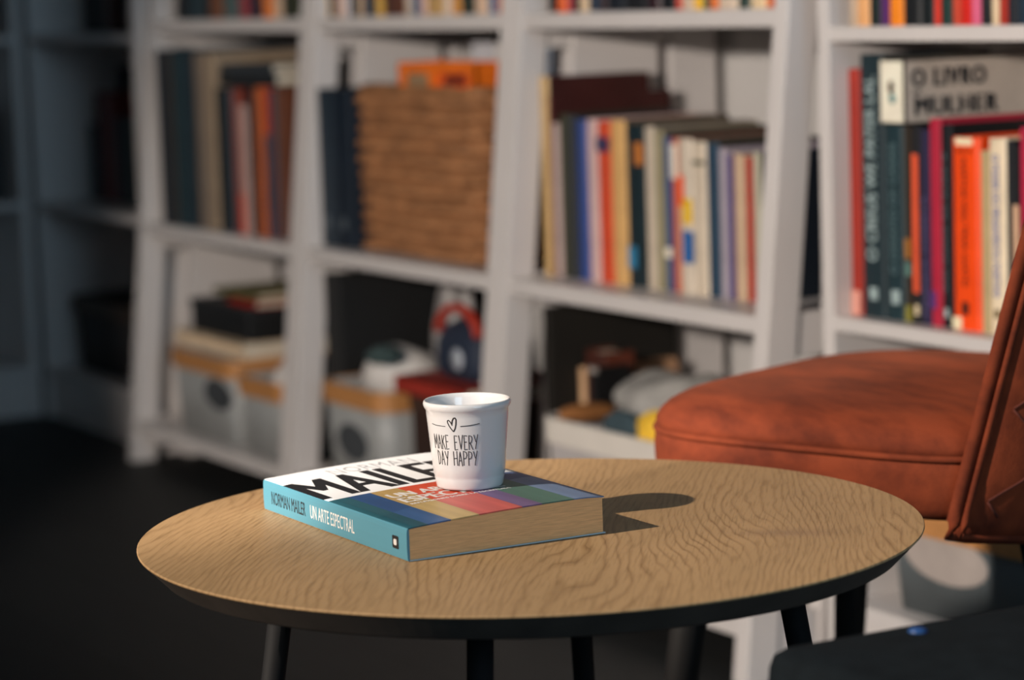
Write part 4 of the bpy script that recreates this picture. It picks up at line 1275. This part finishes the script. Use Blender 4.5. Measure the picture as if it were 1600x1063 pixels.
cup_ink = mat('cup_print', (.02, .017, .017, 1), .5)
letter_line('MAKE EVERY', -.0192, .0184, .0328, .0112, .00056).build('lettering', cup_ink, cup)
letter_line('DAY HAPPY', -.0165, .0178, .0203, .0112, .00056).build('lettering', cup_ink, cup)
LIFT = .0055
hm = MB()
ribbon(hm, [(-.0040, .0486), (-.0038, .0500), (-.0030, .0503), (-.0020, .0494), (-.0010, .0478), (-.0004, .0462)], .0007)
ribbon(hm, [(-.0040, .0486), (-.0030, .0462), (-.0014, .0436), (.0004, .0414)], .0007)
ribbon(hm, [(.0004, .0414), (.0018, .0440), (.0026, .0475), (.0028, .0508), (.0022, .0522), (.0010, .0520), (-.0001, .0500), (-.0006, .0472)], .0009)
hm.build('heart', cup_ink, cup)
ln = MB()
ribbon(ln, [(-.0200, .0463), (-.0150, .0456), (-.0062, .0453)], .00045)
ribbon(ln, [(.0058, .0456), (.0120, .0460), (.0200, .0472)], .0006)
ln.build('dash_lines', cup_ink, cup)

# ------------------------------------------------------------------ rust velvet chair
SCX, SCY, SA = 3.4030, -.2720, .376
AX, PX = Vector((math.cos(SA), math.sin(SA), 0)), Vector((math.sin(SA), -math.cos(SA), 0))


def velvet(name, quilt=False):
    m = bpy.data.materials.new(name)
    m.use_nodes = True
    nt = m.node_tree
    N, L = nt.nodes.new, nt.links.new
    b = nt.nodes['Principled BSDF']
    tc = N('ShaderNodeTexCoord')
    mp = N('ShaderNodeMapping')
    mp.inputs['Rotation'].default_value = (0, 0, -SA)
    mp.inputs['Scale'].default_value = (1.0, 3.2, 2.0)
    L(tc.outputs['Object'], mp.inputs[0])
    n = N('ShaderNodeTexNoise')
    n.inputs['Scale'].default_value = 7
    n.inputs['Detail'].default_value = 6
    n.inputs['Roughness'].default_value = .65
    L(mp.outputs[0], n.inputs['Vector'])
    r = N('ShaderNodeValToRGB')
    r.color_ramp.elements[0].position, r.color_ramp.elements[0].color = .36, (.078, .0145, .0062, 1)
    r.color_ramp.elements[1].position, r.color_ramp.elements[1].color = .64, (.190, .036, .0125, 1)
    L(n.outputs[0], r.inputs[0])
    L(r.outputs[0], b.inputs['Base Color'])
    b.inputs['Roughness'].default_value = .85
    b.inputs['Specular IOR Level'].default_value = .15
    b.inputs['Sheen Weight'].default_value = .05
    b.inputs['Sheen Roughness'].default_value = .45
    b.inputs['Sheen Tint'].default_value = (.9, .36, .2, 1)
    n2 = N('ShaderNodeTexNoise')
    n2.inputs['Scale'].default_value = 420
    L(tc.outputs['Object'], n2.inputs['Vector'])
    bp = N('ShaderNodeBump')
    bp.inputs['Strength'].default_value = .25
    bp.inputs['Distance'].default_value = .001
    L(n2.outputs[0], bp.inputs['Height'])
    L(bp.outputs[0], b.inputs['Normal'])
    return m


rust = velvet('rust_velvet')
chair = empty('velvet_chair', (SCX, SCY, 0), 'rust orange velvet dining chair with quilted back beside the round table', 'chair')


def sup(a, b_, n, z, cnt=96, bul=0.0):
    out = []
    for j in range(cnt):
        th = 2 * PI * j / cnt
        c, s = math.cos(th), math.sin(th)
        u = math.copysign(abs(c) ** (2 / n), c) * a
        v = math.copysign(abs(s) ** (2 / n), s) * b_
        q = Vector((SCX, SCY, z)) + AX * u + PX * v
        out.append(tuple(q))
    return out


sa, sb = .211, .222
side = MB()
side.loops([sup(sa * k, sb * k, 4.2, z) for k, z in ((.90, .383), (.955, .386), (.985, .396), (.998, .411), (1.0, .426), (.996, .435), (.982, .440))])
side.build('seat_base', rust, chair, loc=(SCX, SCY, .38))
topm = MB()
topm.loops([sup(sa * k, sb * k, max(2, 4.2 * n), .4402 + .041 * f) for k, n, f in ((.975, 1, 0), (.992, 1, .08), (.992, 1, .22), (.978, .98, .4), (.952, .95, .56), (.91, .9, .7), (.84, .85, .8), (.72, .76, .88), (.52, .67, .94), (.30, .57, .98), (.12, .5, 1), (.02, .5, 1.002))])
topm.build('seat_cushion', rust, chair, loc=(SCX, SCY, .44))
MB().tube(sup(sa * .992, sb * .992, 4.2, .4402), .0032, 8, closed=True).build('seat_piping', rust, chair)


def back_pt(s, t, off):
    """s -1..1 across (positive towards the table), t 0..1 up, off thickness direction (rearwards)."""
    z = BZ0 + (BZ1 - BZ0) * t
    hw = .212 - .035 * t - .05 * max(0, t - .8)
    a = BA0 + BLEAN * (z - .374) + .070 * (1 - s * s) + off
    z -= .018 * (1 - s * s) * (1 - t)
    return Vector((SCX, SCY, 0)) + AX * a + PX * (hw * s) + Vector((0, 0, z))


BZ0, BZ1, BA0, BLEAN = .376, .86, .1475, .26
ns, nt_ = 36, 40


def rowpts(t, off, sgn=1):
    return [back_pt(-1 + 2 * i / ns, t, off) for i in range(ns + 1)]


def sheet(off, mbk, flip, quilt=0.0):
    g = []
    for j in range(nt_ + 1):
        t = j / nt_
        rw = []
        for i in range(ns + 1):
            s = -1 + 2 * i / ns
            o = off
            e = min(1, (1 - abs(s)) * 8) * min(1, t * 10, (1 - t) * 10)
            if quilt:
                o += quilt * e
            rw.append(back_pt(s, t, o))
        g.append(rw)
    vs = [p for r in g for p in r]
    w = ns + 1
    fs = []
    for j in range(nt_):
        for i in range(ns):
            f = (j * w + i, j * w + i + 1, (j + 1) * w + i + 1, (j + 1) * w + i)
            fs.append(f if flip else f[::-1])
    mbk.add(vs, fs, 0, True)
    return g


bk = MB()
gA = sheet(0.0, bk, False, -.016)
gB = sheet(.012, bk, True, .012)


def border(g):
    return [g[0][i] for i in range(ns + 1)] + [g[j][ns] for j in range(1, nt_ + 1)] + [g[nt_][i] for i in range(ns - 1, -1, -1)] + [g[j][0] for j in range(nt_ - 1, 0, -1)]


bA, bB = border(gA), border(gB)
bk.loops([bA, bB], cap0=False, cap1=False)
bk.build('backrest', rust, chair, loc=(SCX, SCY, .38))
MB().tube([tuple(a.lerp(b_, .95)) for a, b_ in zip(bA, bB)], .0030, 10, closed=True).build('back_piping', rust, chair)
MB().tube([tuple(a.lerp(b_, .05)) for a, b_ in zip(bA, bB)], .0062, 10, closed=True).build('back_piping', rust, chair)
# diamond stitching on the outer face of the backrest
seam = mat('stitch_thread', (.075, .014, .007, 1), .9)
st = MB()
for fam in (1, -1):
    for k in range(-9, 22):
        pts = []
        for i in range(81):
            s = -1 + 2 * i / 80
            t = k * .165 + fam * s * .52 - .10
            if 0.03 < t < .97 and abs(s) < .965:
                e = min(1, (1 - abs(s)) * 8) * min(1, t * 10, (1 - t) * 10)
                pts.append(tuple(back_pt(s, t, .012 + .012 * e + .0002)))
            elif len(pts) > 2:
                st.tube(pts, .0011, 5)
                pts = []
            else:
                pts = []
        if len(pts) > 2:
            st.tube(pts, .0011, 5)
st.build('diamond_stitching', seam, chair)
chair_black = mat('chair_leg_black', (.006, .0055, .0055, 1), .7, noise=.05, spec=.2)
for u, v in ((-.165, .125), (-.160, -.130), (.20, .100), (.20, -.115)):
    p = Vector((SCX, SCY, 0)) + AX * u + PX * v
    q = Vector((SCX, SCY, 0)) + AX * (u * 1.28) + PX * (v * 1.28)
    p = Vector((SCX, SCY, 0)) + AX * min(u, .17) + PX * v
    MB().tube([(p.x, p.y, .386), (q.x, q.y, 0)], [.021, .0125], 16).build('leg', chair_black, chair)
MB().box(SCX - .1, SCX + .1, SCY - .1, SCY + .1, .372, .386).build('seat_frame', chair_black, chair)

# ------------------------------------------------------------------ charcoal seat in front
charcoal = mat('charcoal_fabric', (.006, .0085, .0105, 1), .9, noise=.2, scale=60, bump=.3, bscale=500, spec=.08)
stool = empty('upholstered_stool', (4.29, -.66, 0), 'charcoal upholstered stool with blue button, nearest the camera', 'stool')
STX0, STX1, STY0, STY1 = 4.062, 4.52, -.915, -.40


def strect(k, z, r=.020):
    cx, cy = (STX0 + STX1) / 2, (STY0 + STY1) / 2
    hx, hy = (STX1 - STX0) / 2 - k, (STY1 - STY0) / 2 - k
    return [(p[0], p[1], z) for p in rrect(cx - hx, cx + hx, cy - hy, cy + hy, max(.006, r - k * .8))]


MB().loops([strect(.012, .372), strect(.002, .377), strect(0, .387), strect(0, .418), strect(.0012, .430), strect(.004, .4365), strect(.009, .4400), strect(.018, .4415), strect(.20, .443)]).build('seat', charcoal, stool)
MB().tube(strect(-.001, .383), .004, 8, closed=True).build('seat_piping', charcoal, stool)
for bx_, by_ in ((4.092, -.812), (4.092, -.52), (4.29, -.66), (4.49, -.812), (4.49, -.52)):
    bt = MB().lathe([(.0001, -.002), (.0058, -.002), (.0062, .0006), (.0042, .0022), (.0001, .0028)], 24, (bx_, by_, .4418))
    bt.build('button', hmat('2f62a8', .45, .4), stool)
for x in (STX0 + .05, STX1 - .05):
    for y in (STY0 + .05, STY1 - .05):
        MB().tube([(x, y, .375), (x + (.02 if x > 4.3 else -.02), y + (.02 if y > -.66 else -.02), 0)], [.017, .011], 14).build('leg', chair_black, stool)

# ------------------------------------------------------------------ windows
win = MB()
fw = .03
for a, b_, c, d in ((wx0, wx0 + fw, wz0, wz1), (wx1 - fw, wx1, wz0, wz1), (wx0, wx1, wz0, wz0 + fw * .5), (wx0, wx1, wz1 - fw * .5, wz1)):
    win.box(a, b_, WF - .13, WF - .08, c, d)
o = struct(win.build('window_1', paint))
